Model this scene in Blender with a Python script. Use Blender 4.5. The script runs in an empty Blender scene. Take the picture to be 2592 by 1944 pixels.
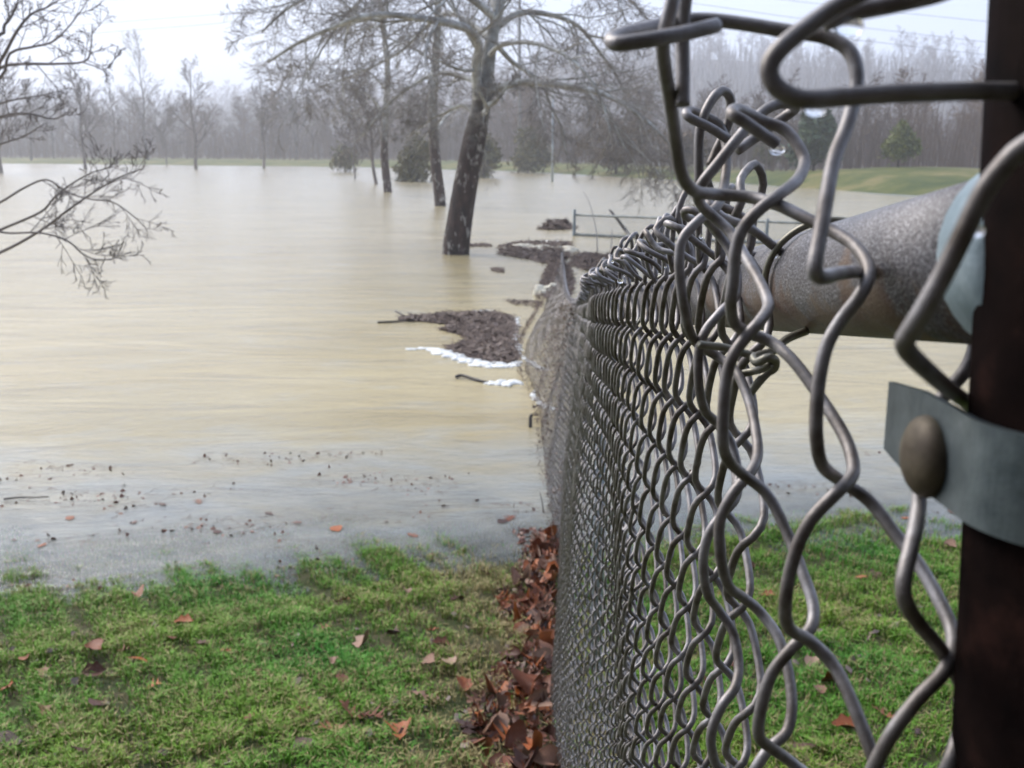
import bpy, math, random
import numpy as np
from mathutils import Vector

# ------------------------------------------------------------------ camera, sky, sun, exposure
SC = bpy.context.scene
COL = SC.collection
CAM_Z = 1.87                      # above the flood water (z = 0)
PITCH = math.radians(12.6)
FPX = 1050.0                      # focal length in pixels of a 1024 wide picture
cd = bpy.data.cameras.new('camera')
cam = bpy.data.objects.new('camera', cd); COL.objects.link(cam)
cam.location = (0, 0, CAM_Z)
cam.rotation_euler = (math.pi / 2 - PITCH, 0, 0)
cd.sensor_width = 36.0
cd.lens = 36.0 * FPX / 1024
cd.clip_start = 0.02
cd.clip_end = 4000
cd.dof.use_dof = True
cd.dof.focus_distance = 0.55
cd.dof.aperture_fstop = 27.0
SC.camera = cam

SUN_EL, SUN_AZ = math.radians(42), math.radians(-48)      # azimuth from +y, to the left in front
world = bpy.data.worlds.new('World'); SC.world = world; world.use_nodes = True
nt = world.node_tree; nt.nodes.clear()
wo = nt.nodes.new('ShaderNodeOutputWorld'); bg = nt.nodes.new('ShaderNodeBackground')
sky = nt.nodes.new('ShaderNodeTexSky'); sky.sky_type = 'NISHITA'; sky.sun_disc = False
sky.sun_elevation = SUN_EL; sky.sun_rotation = SUN_AZ
sky.air_density = 1.0; sky.dust_density = 5.0; sky.ozone_density = 1.0
mixc = nt.nodes.new('ShaderNodeMix'); mixc.data_type = 'RGBA'
mixc.inputs['Factor'].default_value = 0.76                 # the cloud sheet over the clear sky
nt.links.new(sky.outputs[0], mixc.inputs['A'])
mixc.inputs['B'].default_value = (3.85, 4.6, 6.25, 1)
nt.links.new(mixc.outputs['Result'], bg.inputs['Color'])
bg.inputs['Strength'].default_value = 0.088
nt.links.new(bg.outputs[0], wo.inputs[0])
sd = bpy.data.lights.new('sun', 'SUN'); sd.energy = 1.5; sd.angle = math.radians(35); sd.color = (1, 0.97, 0.92)
sun = bpy.data.objects.new('sun', sd); COL.objects.link(sun)
sdir = Vector((math.sin(SUN_AZ) * math.cos(SUN_EL), math.cos(SUN_AZ) * math.cos(SUN_EL), math.sin(SUN_EL)))
sun.rotation_euler = sdir.to_track_quat('Z', 'Y').to_euler()
sun.location = (-10, 10, 30)
SC.view_settings.view_transform = 'Standard'; SC.view_settings.look = 'None'
SC.view_settings.exposure = 1.4; SC.view_settings.gamma = 1.0
SC.cycles.use_denoising = True
SC.cycles.max_bounces = 6; SC.cycles.diffuse_bounces = 2; SC.cycles.glossy_bounces = 3
SC.cycles.transmission_bounces = 4; SC.cycles.transparent_max_bounces = 8; SC.cycles.volume_bounces = 1

R = np.random.default_rng(7)
random.seed(7)

# ------------------------------------------------------------------ measuring helpers
CP, SP = math.cos(PITCH), math.sin(PITCH)
K = 2592 / 1024.0
def P(px, py, D):
    """a point seen at photograph pixel (px,py), D metres deep"""
    a = (px / K - 512) / FPX * D; b = -(py / K - 384) / FPX * D
    return np.array([a, D * CP + b * SP, CAM_Z - D * SP + b * CP])
def PY(px, py, Y):
    """same, but at ground distance Y"""
    q = P(px, py, 1.0)
    return np.array([q[0] * Y / q[1], Y, CAM_Z + (q[2] - CAM_Z) * Y / q[1]])
def G(px, py, z=0.0):
    q = P(px, py, 1.0); t = (CAM_Z - z) / (CAM_Z - q[2])
    return np.array([q[0] * t, q[1] * t, z])
NEAR = 0.6                        # the fence corner is very close to the lens
def PN(px, py, D): return P(px, py, D * NEAR)
def cs(q): return np.array([0, 0, CAM_Z]) + NEAR * (np.asarray(q, float) - np.array([0, 0, CAM_Z]))
DS = 2592 / 2212.0                # the notes below were taken on a 2212 wide view
def itp(x, tab):
    t = np.array(tab, float); return np.interp(x, t[:, 0], t[:, 1])
def smooth(a, b, x):
    t = np.clip((x - a) / (b - a), 0, 1); return t * t * (3 - 2 * t)

# ------------------------------------------------------------------ materials
def newmat(name):
    m = bpy.data.materials.new(name); m.use_nodes = True
    t = m.node_tree; b = t.nodes['Principled BSDF']
    return m, t, b
def coords(t, kind='Object', scale=(1, 1, 1)):
    c = t.nodes.new('ShaderNodeTexCoord'); mp = t.nodes.new('ShaderNodeMapping')
    mp.inputs['Scale'].default_value = scale
    t.links.new(c.outputs[kind], mp.inputs[0]); return mp.outputs[0]
def gpos(t, scale=(1, 1, 1)):
    c = t.nodes.new('ShaderNodeNewGeometry'); mp = t.nodes.new('ShaderNodeMapping')
    mp.inputs['Scale'].default_value = scale
    t.links.new(c.outputs['Position'], mp.inputs[0]); return mp.outputs[0]
def noise(t, vec, scale, detail=4, rough=0.6, dist=0.0):
    n = t.nodes.new('ShaderNodeTexNoise'); n.inputs['Scale'].default_value = scale
    n.inputs['Detail'].default_value = detail; n.inputs['Roughness'].default_value = rough
    n.inputs['Distortion'].default_value = dist
    t.links.new(vec, n.inputs['Vector']); return n.outputs['Fac']
def ramp(t, fac, stops):
    r = t.nodes.new('ShaderNodeValToRGB'); e = r.color_ramp.elements
    while len(e) < len(stops): e.new(0.5)
    for k, (p, c) in enumerate(stops):
        e[k].position = p; e[k].color = (*c, 1) if len(c) == 3 else c
    t.links.new(fac, r.inputs[0]); return r.outputs[0]
def bump(t, b, h, strength, distance):
    n = t.nodes.new('ShaderNodeBump'); n.inputs['Strength'].default_value = strength
    n.inputs['Distance'].default_value = distance
    t.links.new(h, n.inputs['Height']); t.links.new(n.outputs[0], b.inputs['Normal']); return n
def mixcol(t, f, a, b):
    m = t.nodes.new('ShaderNodeMix'); m.data_type = 'RGBA'
    for s, v in (('Factor', f), ('A', a), ('B', b)):
        if hasattr(v, 'is_linked') or hasattr(v, 'links'): t.links.new(v, m.inputs[s])
        else: m.inputs[s].default_value = v if s == 'Factor' else (*v, 1)
    return m.outputs['Result']
def simple(name, stops, scale=20, rough=0.6, metal=0.0, bmp=None, kind='pos', detail=5, spec=0.5):
    m, t, b = newmat(name)
    v = gpos(t) if kind == 'pos' else coords(t)
    f = noise(t, v, scale, detail)
    t.links.new(ramp(t, f, stops), b.inputs['Base Color'])
    b.inputs['Roughness'].default_value = rough; b.inputs['Metallic'].default_value = metal
    b.inputs['Specular IOR Level'].default_value = spec
    if bmp: bump(t, b, noise(t, v, bmp[0], 4), bmp[1], bmp[2])
    return m
M = {}
M['wire'] = simple('wire_coat', [(0.30, (0.085, 0.066, 0.05)), (0.46, (0.20, 0.18, 0.17)), (0.66, (0.36, 0.345, 0.35))], 55, 0.5, 0.5, (420, 0.35, 0.0006))
M['tie'] = simple('tie_wire', [(0.35, (0.16, 0.15, 0.11)), (0.7, (0.34, 0.33, 0.28))], 60, 0.4, 0.4)
# galvanised rail with rust stains and beaded wet
m, t, b = newmat('galvanised_rail'); v = gpos(t)
speck = noise(t, v, 1300, 2)
stain = noise(t, v, 34, 7, 0.7)
base = ramp(t, speck, [(0.42, (0.075, 0.068, 0.072)), (0.55, (0.155, 0.145, 0.15)), (0.68, (0.40, 0.40, 0.42))])
rust = ramp(t, noise(t, v, 60, 5), [(0.3, (0.10, 0.035, 0.012)), (0.7, (0.22, 0.15, 0.09))])
gn = t.nodes.new('ShaderNodeNewGeometry'); sn = t.nodes.new('ShaderNodeSeparateXYZ'); t.links.new(gn.outputs['Normal'], sn.inputs[0])
und = t.nodes.new('ShaderNodeMath'); und.operation = 'MULTIPLY_ADD'; t.links.new(sn.outputs[2], und.inputs[0]); und.inputs[1].default_value = -0.22; t.links.new(stain, und.inputs[2])
t.links.new(mixcol(t, ramp(t, und.outputs[0], [(0.54, (0, 0, 0)), (0.64, (0.75, 0.75, 0.75))]), base, rust), b.inputs['Base Color'])
b.inputs['Roughness'].default_value = 0.45; b.inputs['Metallic'].default_value = 0.25
bump(t, b, speck, 0.5, 0.0008); M['rail'] = m
M['post'] = simple('rusted_post', [(0.3, (0.004, 0.003, 0.003)), (0.55, (0.008, 0.005, 0.0045)), (0.75, (0.022, 0.011, 0.009))], 70, 0.55, 0.1, (300, 0.4, 0.0006), spec=0.0)
M['linepost'] = simple('galvanised_post', [(0.3, (0.20, 0.23, 0.25)), (0.7, (0.33, 0.37, 0.39))], 25, 0.5, 0.2)
M['band'] = simple('galvanised_band', [(0.3, (0.07, 0.09, 0.10)), (0.62, (0.15, 0.18, 0.19)), (0.75, (0.28, 0.31, 0.32))], 90, 0.45, 0.7, (400, 0.3, 0.0005))
M['fitting'] = simple('galvanised_fitting', [(0.3, (0.16, 0.22, 0.25)), (0.55, (0.28, 0.36, 0.40)), (0.75, (0.45, 0.54, 0.58))], 55, 0.5, 0.15, (200, 0.4, 0.001))
M['bolt'] = simple('bolt_steel', [(0.3, (0.05, 0.036, 0.022)), (0.7, (0.13, 0.105, 0.07))], 140, 0.55, 0.4, (200, 0.3, 0.0006))
M['oldmetal'] = simple('old_metal', [(0.3, (0.10, 0.12, 0.12)), (0.7, (0.2, 0.22, 0.22))], 6, 0.5, 0.2)
m, t, b = newmat('clear_water'); b.inputs['Base Color'].default_value = (1, 1, 1, 1)
b.inputs['Transmission Weight'].default_value = 1.0; b.inputs['Roughness'].default_value = 0.0; b.inputs['IOR'].default_value = 1.33; M['drop'] = m
M['bark'] = simple('bark_dark', [(0.3, (0.035, 0.026, 0.024)), (0.6, (0.075, 0.058, 0.052)), (0.8, (0.13, 0.11, 0.10))], 5, 0.8, 0, (14, 0.8, 0.03))
M['twig'] = simple('twig_bark', [(0.3, (0.12, 0.10, 0.085)), (0.7, (0.26, 0.235, 0.21))], 2.2, 0.75)
M['twig_dark'] = simple('twig_bark_dark', [(0.3, (0.075, 0.06, 0.055)), (0.7, (0.16, 0.132, 0.12))], 2.2, 0.75)
M['farwood'] = simple('far_wood_bark', [(0.3, (0.085, 0.064, 0.054)), (0.5, (0.14, 0.098, 0.074)), (0.7, (0.20, 0.13, 0.086))], 0.04, 0.85)
M['limb_pale'] = simple('sycamore_limb', [(0.34, (0.14, 0.125, 0.105)), (0.5, (0.27, 0.265, 0.245)), (0.68, (0.46, 0.47, 0.45))], 3.5, 0.7, 0, (10, 0.3, 0.02))
# sycamore trunk: dark flaking plates below, pale skin above
m, t, b = newmat('sycamore_trunk'); v = gpos(t); v2 = gpos(t, (1, 1, 0.45))
dark = ramp(t, noise(t, v2, 9, 6, 0.7), [(0.30, (0.016, 0.011, 0.009)), (0.55, (0.052, 0.029, 0.023)), (0.70, (0.095, 0.06, 0.05))])
spots = ramp(t, noise(t, v2, 7.5, 5, 0.7), [(0.555, (0, 0, 0)), (0.62, (1, 1, 1))])
dark2 = mixcol(t, spots, dark, (0.30, 0.28, 0.255))
pale = ramp(t, noise(t, v, 3.0, 5), [(0.35, (0.13, 0.115, 0.09)), (0.5, (0.26, 0.255, 0.235)), (0.66, (0.44, 0.45, 0.43))])
sep = t.nodes.new('ShaderNodeSeparateXYZ'); t.links.new(gpos(t), sep.inputs[0])
ad = t.nodes.new('ShaderNodeMath'); ad.operation = 'MULTIPLY_ADD'
t.links.new(noise(t, v, 5, 5, .7), ad.inputs[0]); ad.inputs[1].default_value = 2.2; t.links.new(sep.outputs[2], ad.inputs[2])
mr = t.nodes.new('ShaderNodeMapRange'); t.links.new(ad.outputs[0], mr.inputs[0]); mr.inputs[1].default_value = 3.0; mr.inputs[2].default_value = 4.6
t.links.new(mixcol(t, mr.outputs[0], dark2, pale), b.inputs['Base Color'])
b.inputs['Roughness'].default_value = 0.75; bump(t, b, noise(t, v2, 20, 6, .75), 1.0, 0.07); M['syc'] = m
M['needle_dark'] = simple('evergreen_foliage', [(0.3, (0.020, 0.040, 0.018)), (0.6, (0.045, 0.075, 0.028)), (0.8, (0.07, 0.10, 0.035))], 1.6, 0.7)
M['needle_yellow'] = simple('yellow_evergreen_foliage', [(0.3, (0.06, 0.075, 0.016)), (0.6, (0.14, 0.15, 0.028)), (0.8, (0.23, 0.20, 0.035))], 1.8, 0.7)
M['bush_brown'] = simple('brown_brush', [(0.3, (0.06, 0.04, 0.028)), (0.7, (0.14, 0.09, 0.05))], 1.0, 0.8)
M['olive'] = simple('olive_brush', [(0.3, (0.05, 0.05, 0.02)), (0.7, (0.13, 0.11, 0.035))], 1.0, 0.8)
M['debris'] = simple('wet_litter', [(0.3, (0.065, 0.047, 0.04)), (0.52, (0.15, 0.105, 0.083)), (0.72, (0.32, 0.225, 0.165))], 34, 0.65)
M['litter'] = simple('leaf_scraps', [(0.3, (0.04, 0.014, 0.01)), (0.55, (0.15, 0.045, 0.02)), (0.75, (0.22, 0.11, 0.07))], 28, 0.45)
M['stick'] = simple('wet_stick', [(0.3, (0.02, 0.016, 0.014)), (0.7, (0.06, 0.045, 0.038))], 12, 0.55)
M['foam'] = simple('river_foam', [(0.3, (0.66, 0.65, 0.60)), (0.7, (0.88, 0.88, 0.86))], 14, 0.6, 0, (60, 0.6, 0.01))
M['foam_tan'] = simple('stained_foam', [(0.3, (0.50, 0.44, 0.33)), (0.7, (0.74, 0.69, 0.56))], 14, 0.6, 0, (60, 0.6, 0.01))
M['cable'] = simple('cable_grey', [(0.3, (0.16, 0.17, 0.18)), (0.7, (0.24, 0.25, 0.26))], 1, 0.6)
M['polewood'] = simple('weathered_pole', [(0.3, (0.16, 0.15, 0.145)), (0.7, (0.26, 0.25, 0.245))], 3, 0.8)
# fallen leaves: each its own colour
m, t, b = newmat('fallen_leaf')
oi = t.nodes.new('ShaderNodeObjectInfo')
c1 = ramp(t, oi.outputs['Random'], [(0.0, (0.05, 0.019, 0.013)), (0.22, (0.11, 0.036, 0.015)), (0.45, (0.22, 0.062, 0.019)), (0.62, (0.40, 0.105, 0.014)), (0.80, (0.22, 0.095, 0.05)), (1.0, (0.38, 0.25, 0.17))])
v = coords(t); f = ramp(t, noise(t, v, 30, 5), [(0.3, (0.55, 0.5, 0.5)), (0.7, (1.12, 1.1, 1.1))])
mm = t.nodes.new('ShaderNodeMix'); mm.data_type = 'RGBA'; mm.blend_type = 'MULTIPLY'; mm.inputs['Factor'].default_value = 1
t.links.new(c1, mm.inputs['A']); t.links.new(f, mm.inputs['B']); t.links.new(mm.outputs['Result'], b.inputs['Base Color'])
b.inputs['Roughness'].default_value = 0.42; b.inputs['Specular IOR Level'].default_value = 0.3; bump(t, b, noise(t, v, 60, 3), 0.4, 0.003); M['leaf'] = m
# grass blades carry their own colour
m, t, b = newmat('grass_blade'); a = t.nodes.new('ShaderNodeVertexColor'); a.layer_name = 'Col'
t.links.new(a.outputs[0], b.inputs['Base Color']); b.inputs['Roughness'].default_value = 0.55; b.inputs['Specular IOR Level'].default_value = 0.15
M['grass'] = m
# ground: wet soil and thatch near, turf and leaf litter far
m, t, b = newmat('ground_soil'); v = gpos(t)
near = ramp(t, noise(t, v, 5, 7, 0.7), [(0.30, (0.020, 0.030, 0.008)), (0.48, (0.038, 0.046, 0.012)), (0.62, (0.07, 0.055, 0.028)), (0.78, (0.11, 0.085, 0.05))])
far = ramp(t, noise(t, v, 0.25, 8, 0.7), [(0.36, (0.04, 0.06, 0.014)), (0.5, (0.09, 0.10, 0.026)), (0.62, (0.18, 0.15, 0.06))])
litter = ramp(t, noise(t, v, 0.15, 6, 0.6), [(0.3, (0.05, 0.044, 0.042)), (0.7, (0.10, 0.08, 0.066))])
sep = t.nodes.new('ShaderNodeSeparateXYZ'); t.links.new(gpos(t), sep.inputs[0])
def rng_(lo, hi, src):
    q = t.nodes.new('ShaderNodeMapRange'); t.links.new(src, q.inputs[0]); q.inputs[1].default_value = lo; q.inputs[2].default_value = hi; return q.outputs[0]
c = mixcol(t, rng_(12, 20, sep.outputs[1]), near, far)
at_ = t.nodes.new('ShaderNodeAttribute'); at_.attribute_name = 'inland'
c = mixcol(t, at_.outputs['Fac'], c, litter)
t.links.new(c, b.inputs['Base Color']); b.inputs['Roughness'].default_value = 0.75; b.inputs['Specular IOR Level'].default_value = 0.12
bump(t, b, noise(t, v, 40, 5), 0.7, 0.02); M['ground'] = m
# flood water: silt-laden, so what it hides depends on its depth
m, t, b = newmat('flood_water'); t.nodes.remove(b); out = t.nodes['Material Output']
v = gpos(t, (0.55, 1.5, 1.0)); v3 = gpos(t, (0.8, 2.2, 1))
big = noise(t, v, 0.9, 6, 0.6, 0.9); fine = noise(t, v3, 11, 5, 0.65, 0.8)
ad = t.nodes.new('ShaderNodeMath'); ad.operation = 'MULTIPLY_ADD'; t.links.new(fine, ad.inputs[0]); ad.inputs[1].default_value = 0.17; t.links.new(big, ad.inputs[2])
bn = t.nodes.new('ShaderNodeBump'); bn.inputs['Strength'].default_value = 0.45; bn.inputs['Distance'].default_value = 0.10; t.links.new(ad.outputs[0], bn.inputs['Height'])
silt_sheen = ramp(t, noise(t, gpos(t, (0.4, 1.0, 1)), 0.8, 5, 0.6, 0.8), [(0.3, (0.39, 0.315, 0.165)), (0.7, (0.50, 0.415, 0.235))])
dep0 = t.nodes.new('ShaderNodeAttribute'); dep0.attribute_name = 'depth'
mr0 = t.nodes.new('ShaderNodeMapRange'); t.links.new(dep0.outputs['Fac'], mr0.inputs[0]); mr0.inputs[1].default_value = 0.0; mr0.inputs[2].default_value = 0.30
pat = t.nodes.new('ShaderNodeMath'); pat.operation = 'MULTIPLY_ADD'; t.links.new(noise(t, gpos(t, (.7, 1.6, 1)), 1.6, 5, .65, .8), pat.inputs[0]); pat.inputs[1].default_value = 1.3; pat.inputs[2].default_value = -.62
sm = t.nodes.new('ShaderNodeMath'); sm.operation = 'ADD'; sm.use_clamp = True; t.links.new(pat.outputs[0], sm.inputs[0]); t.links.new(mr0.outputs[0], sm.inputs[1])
silt_sheen = mixcol(t, sm.outputs[0], (0.44, 0.47, 0.46), silt_sheen)  # shallows paled to grey-blue: sky reflection painted into the water colour
dif = t.nodes.new('ShaderNodeBsdfDiffuse'); t.links.new(silt_sheen, dif.inputs[0])
tr = t.nodes.new('ShaderNodeBsdfTransparent'); tr.inputs[0].default_value = (0.86, 0.88, 0.84, 1)
dep = t.nodes.new('ShaderNodeAttribute'); dep.attribute_name = 'depth'
mu = t.nodes.new('ShaderNodeMath'); mu.operation = 'MULTIPLY'; t.links.new(dep.outputs['Fac'], mu.inputs[0]); mu.inputs[1].default_value = -9.0
ex = t.nodes.new('ShaderNodeMath'); ex.operation = 'EXPONENT'; t.links.new(mu.outputs[0], ex.inputs[0])
ms = t.nodes.new('ShaderNodeMixShader'); t.links.new(ex.outputs[0], ms.inputs[0]); t.links.new(dif.outputs[0], ms.inputs[1]); t.links.new(tr.outputs[0], ms.inputs[2])
gl = t.nodes.new('ShaderNodeBsdfGlossy'); gl.inputs['Roughness'].default_value = 0.18; t.links.new(bn.outputs[0], gl.inputs['Normal'])
fr = t.nodes.new('ShaderNodeFresnel'); fr.inputs['IOR'].default_value = 1.34; t.links.new(bn.outputs[0], fr.inputs['Normal'])
ms2 = t.nodes.new('ShaderNodeMixShader'); t.links.new(fr.outputs[0], ms2.inputs[0]); t.links.new(ms.outputs[0], ms2.inputs[1]); t.links.new(gl.outputs[0], ms2.inputs[2])
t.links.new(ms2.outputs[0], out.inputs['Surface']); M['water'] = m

# ------------------------------------------------------------------ object helpers
def tag(o, label=None, cat=None, group=None, kind=None):
    if label: o['label'] = label
    if cat: o['category'] = cat
    if group: o['group'] = group
    if kind: o['kind'] = kind
    return o
def empty(name, loc):
    o = bpy.data.objects.new(name, None); COL.objects.link(o); o.location = loc; o.empty_display_size = 0.1
    return o
def mesh_from(name, V, Q=None, T=None, smooth_=True):
    me = bpy.data.meshes.new(name)
    V = np.asarray(V, np.float32)
    lt, ls, n = [], [], 0
    if Q is not None and len(Q): Q = np.asarray(Q, np.int32); lt.append(Q.ravel()); ls.append(np.full(len(Q), 4, np.int32))
    if T is not None and len(T): T = np.asarray(T, np.int32); lt.append(T.ravel()); ls.append(np.full(len(T), 3, np.int32))
    li = np.concatenate(lt); tot = np.concatenate(ls)
    st = np.concatenate([[0], np.cumsum(tot)[:-1]]).astype(np.int32)
    me.vertices.add(len(V)); me.vertices.foreach_set('co', V.ravel())
    me.loops.add(len(li)); me.loops.foreach_set('vertex_index', li)
    me.polygons.add(len(tot)); me.polygons.foreach_set('loop_start', st)
    try: me.polygons.foreach_set('loop_total', tot)
    except Exception: pass
    me.polygons.foreach_set('use_smooth', np.full(len(tot), smooth_, bool))
    me.update(calc_edges=True); me.validate()
    return me
def obj(name, geo, mat, parent=None, origin=None, smooth_=True):
    """geo = (V, Q, T) in world space; linked as one mesh object with its origin at the given base"""
    V, Q, T = geo; V = np.asarray(V, float)
    o0 = np.zeros(3) if origin is None else np.asarray(origin, float)
    if parent is not None: o0 = np.array(parent['_o']) if '_o' in parent else np.array(parent.location)
    me = mesh_from(name, V - o0, Q, T, smooth_); me.materials.append(mat)
    o = bpy.data.objects.new(name, me); COL.objects.link(o)
    if parent is None: o.location = o0
    else: o.parent = parent
    o['_o'] = [float(q) for q in o0]
    return o
def join(geos):
    Vs, Qs, Ts, n = [], [], [], 0
    for V, Q, T in geos:
        Vs.append(V)
        if Q is not None and len(Q): Qs.append(np.asarray(Q) + n)
        if T is not None and len(T): Ts.append(np.asarray(T) + n)
        n += len(V)
    return np.concatenate(Vs), (np.concatenate(Qs) if Qs else None), (np.concatenate(Ts) if Ts else None)
def tubes(PTS, RAD, sides=6, cap=True):
    """PTS (N,n,3), RAD (N,n): N tubes at once"""
    PTS = np.asarray(PTS, float); RAD = np.asarray(RAD, float)
    N, n, _ = PTS.shape
    tan = np.empty_like(PTS); tan[:, 1:-1] = PTS[:, 2:] - PTS[:, :-2]; tan[:, 0] = PTS[:, 1] - PTS[:, 0]; tan[:, -1] = PTS[:, -1] - PTS[:, -2]
    tan /= np.linalg.norm(tan, axis=2, keepdims=True) + 1e-12
    ref = np.where(np.abs(tan[:, 0, 2:3]) > 0.9, np.array([[1., 0, 0]]), np.array([[0, 0, 1.]]))
    nv = np.empty_like(PTS); cur = ref
    for k in range(n):
        cur = cur - (cur * tan[:, k]).sum(1, keepdims=True) * tan[:, k]
        cur = cur / (np.linalg.norm(cur, axis=1, keepdims=True) + 1e-12); nv[:, k] = cur
    bv = np.cross(tan, nv)
    a = np.arange(sides) * 2 * math.pi / sides
    V = PTS[:, :, None] + RAD[:, :, None, None] * (np.cos(a)[None, None, :, None] * nv[:, :, None] + np.sin(a)[None, None, :, None] * bv[:, :, None])
    V = V.reshape(-1, 3)
    i = np.arange(n - 1)[:, None] * sides; j = np.arange(sides if sides > 2 else 1)[None]; j2 = (j + 1) % sides
    q = np.stack([i + j, i + j2, i + sides + j2, i + sides + j], -1).reshape(-1, 4)
    Q = (q[None] + (np.arange(N) * n * sides)[:, None, None]).reshape(-1, 4)
    T = None
    if cap and sides >= 3:
        f = np.array([[0, s + 1, s] for s in range(1, sides - 1)]); e = np.array([[0, s, s + 1] for s in range(1, sides - 1)]) + (n - 1) * sides
        c_ = np.concatenate([f, e]); T = (c_[None] + (np.arange(N) * n * sides)[:, None, None]).reshape(-1, 3)
    return V, Q, T
def tube(pts, r, sides=10, cap=True):
    pts = np.asarray(pts, float); r = np.broadcast_to(np.asarray(r, float), (len(pts),))
    return tubes(pts[None], r[None], sides, cap)
def spline(pts, per=5):
    p = np.asarray(pts, float); p = np.vstack([2 * p[0] - p[1], p, 2 * p[-1] - p[-2]])
    out = []
    for k in range(1, len(p) - 2):
        a, b_, c_, d_ = p[k - 1:k + 3]
        for s in range(per):
            u = s / per
            out.append(0.5 * (2 * b_ + (c_ - a) * u + (2 * a - 5 * b_ + 4 * c_ - d_) * u * u + (3 * b_ - a - 3 * c_ + d_) * u ** 3))
    out.append(p[-2]); return np.array(out)
def blob(c, rx, ry, rz, seg=8, rings=5, jit=0.0, rng=R):
    V = [np.array([0, 0, 1.])];
    for k in range(1, rings):
        ph = math.pi * k / rings
        for s in range(seg):
            a = 2 * math.pi * s / seg; V.append(np.array([math.sin(ph) * math.cos(a), math.sin(ph) * math.sin(a), math.cos(ph)]))
    V.append(np.array([0, 0, -1.])); V = np.array(V)
    if jit: V = V * (1 + jit * rng.standard_normal((len(V), 1)))
    V = V * np.array([rx, ry, rz]) + np.asarray(c)
    T, Q = [], []
    for s in range(seg):
        T.append((0, 1 + s, 1 + (s + 1) % seg)); e = 1 + (rings - 2) * seg; T.append((len(V) - 1, e + (s + 1) % seg, e + s))
    for k in range(rings - 2):
        for s in range(seg):
            a = 1 + k * seg; Q.append((a + s, a + seg + s, a + seg + (s + 1) % seg, a + (s + 1) % seg))
    return V, np.array(Q), np.array(T)

# ------------------------------------------------------------------ the ground and the flood
def wob(x, y, s, seed=0):
    return (np.sin(x * s * 1.31 + y * s * 0.73 + seed) + np.sin(x * s * -0.87 + y * s * 1.61 + 1.7 * seed + 2.1) + np.sin(x * s * 2.3 + y * s * 1.9 + seed * 0.6) * 0.5) / 2.5
SHORE = [(-400, 235), (-150, 172), (-71, 146), (-18, 117), (0, 95), (6, 78), (13.4, 59.5), (15, 53), (16, 45), (18.5, 39), (26, 33), (60, 27), (200, 12), (400, 0)]
def gh(x, y):
    x = np.asarray(x, float); y = np.asarray(y, float)
    n = 0.675 - 0.155 * np.minimum(y, 4.2) - 0.085 * np.clip(y - 4.2, 0, 2.2) - 0.155 * np.clip(y - 6.4, 0, None) + 0.014 * x + 0.014 * wob(x, y, 5.2, 1) + 0.012 * wob(x, y, 11.0, 4) + 0.014 * wob(x, y, 2.1, 2)
    n = np.where(y > 4.0, n + 0.009 * wob(x, y, 23.0, 5), n)
    n = np.maximum(n, -1.1 + 0.0 * x)
    n = np.minimum(n, 3.0)
    d = y - itp(x, SHORE)
    f = np.where(d < 0, -1.1 + 1.1 * smooth(-12, 0, d), 0.42 * smooth(0, 7, d) + 0.006 * np.clip(d, 0, None))
    f = f + smooth(-2, 8, d) * 0.10 * wob(x, y, 0.22, 3) + 0.55 * np.exp(-(((x - 21) / 6.0) ** 2 + ((y - 56) / 6.0) ** 2))
    hill = 34 * smooth(170, 470, d - 0.10 * x) * (0.8 + 0.25 * np.sin(x * 0.011 + 0.6)) + 3.0 * wob(x, y, 0.02, 6) * smooth(90, 260, d)
    return np.where(y < 12, n, f + hill)
def axis(lo, hi, step, farlo, farhi, n1, n2):
    a = np.arange(lo, hi + 1e-6, step)
    b1 = lo - np.geomspace(step * 1.3, lo - farlo, n1); b2 = hi + np.geomspace(step * 1.3, farhi - hi, n2)
    return np.concatenate([b1[::-1], a, b2])
def sheet(xs, ys, zf):
    X, Y = np.meshgrid(xs, ys); Z = zf(X, Y)
    V = np.stack([X, Y, Z], -1).reshape(-1, 3); w = len(xs)
    i = np.arange(len(ys) - 1)[:, None] * w + np.arange(w - 1)[None]
    return V, np.stack([i, i + 1, i + w + 1, i + w], -1).reshape(-1, 4), None
xs = axis(-3.6, 3.6, 0.06, -640, 640, 62, 62); ys = axis(-1.5, 7.0, 0.06, -160, 760, 22, 120)
g = sheet(xs, ys, gh)
ground = obj('ground', g, M['ground']); tag(ground, kind='structure')
a = ground.data.attributes.new('inland', 'FLOAT', 'POINT')
d_ = g[0][:, 1] - itp(g[0][:, 0], SHORE)
a.data.foreach_set('value', (smooth(14, 34, d_) * (g[0][:, 1] > 14)).astype(np.float32))
xs = axis(-3.6, 3.6, 0.06, -640, 640, 58, 58); ys = axis(3.4, 7.6, 0.05, 2.0, 420, 5, 90)
wv, wq, _ = sheet(xs, ys, lambda x, y: x * 0)
dep_ = np.maximum(-gh(wv[:, 0], wv[:, 1]), 0)
# leave out what lies wholly inside land
keep = (gh(wv[wq].mean(1)[:, 0], wv[wq].mean(1)[:, 1]) < 0.6)
wq = wq[keep]
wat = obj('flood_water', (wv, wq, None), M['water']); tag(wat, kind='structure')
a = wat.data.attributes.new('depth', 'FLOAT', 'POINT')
if len(wat.data.vertices) == len(dep_): a.data.foreach_set('value', dep_.astype(np.float32))

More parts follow.
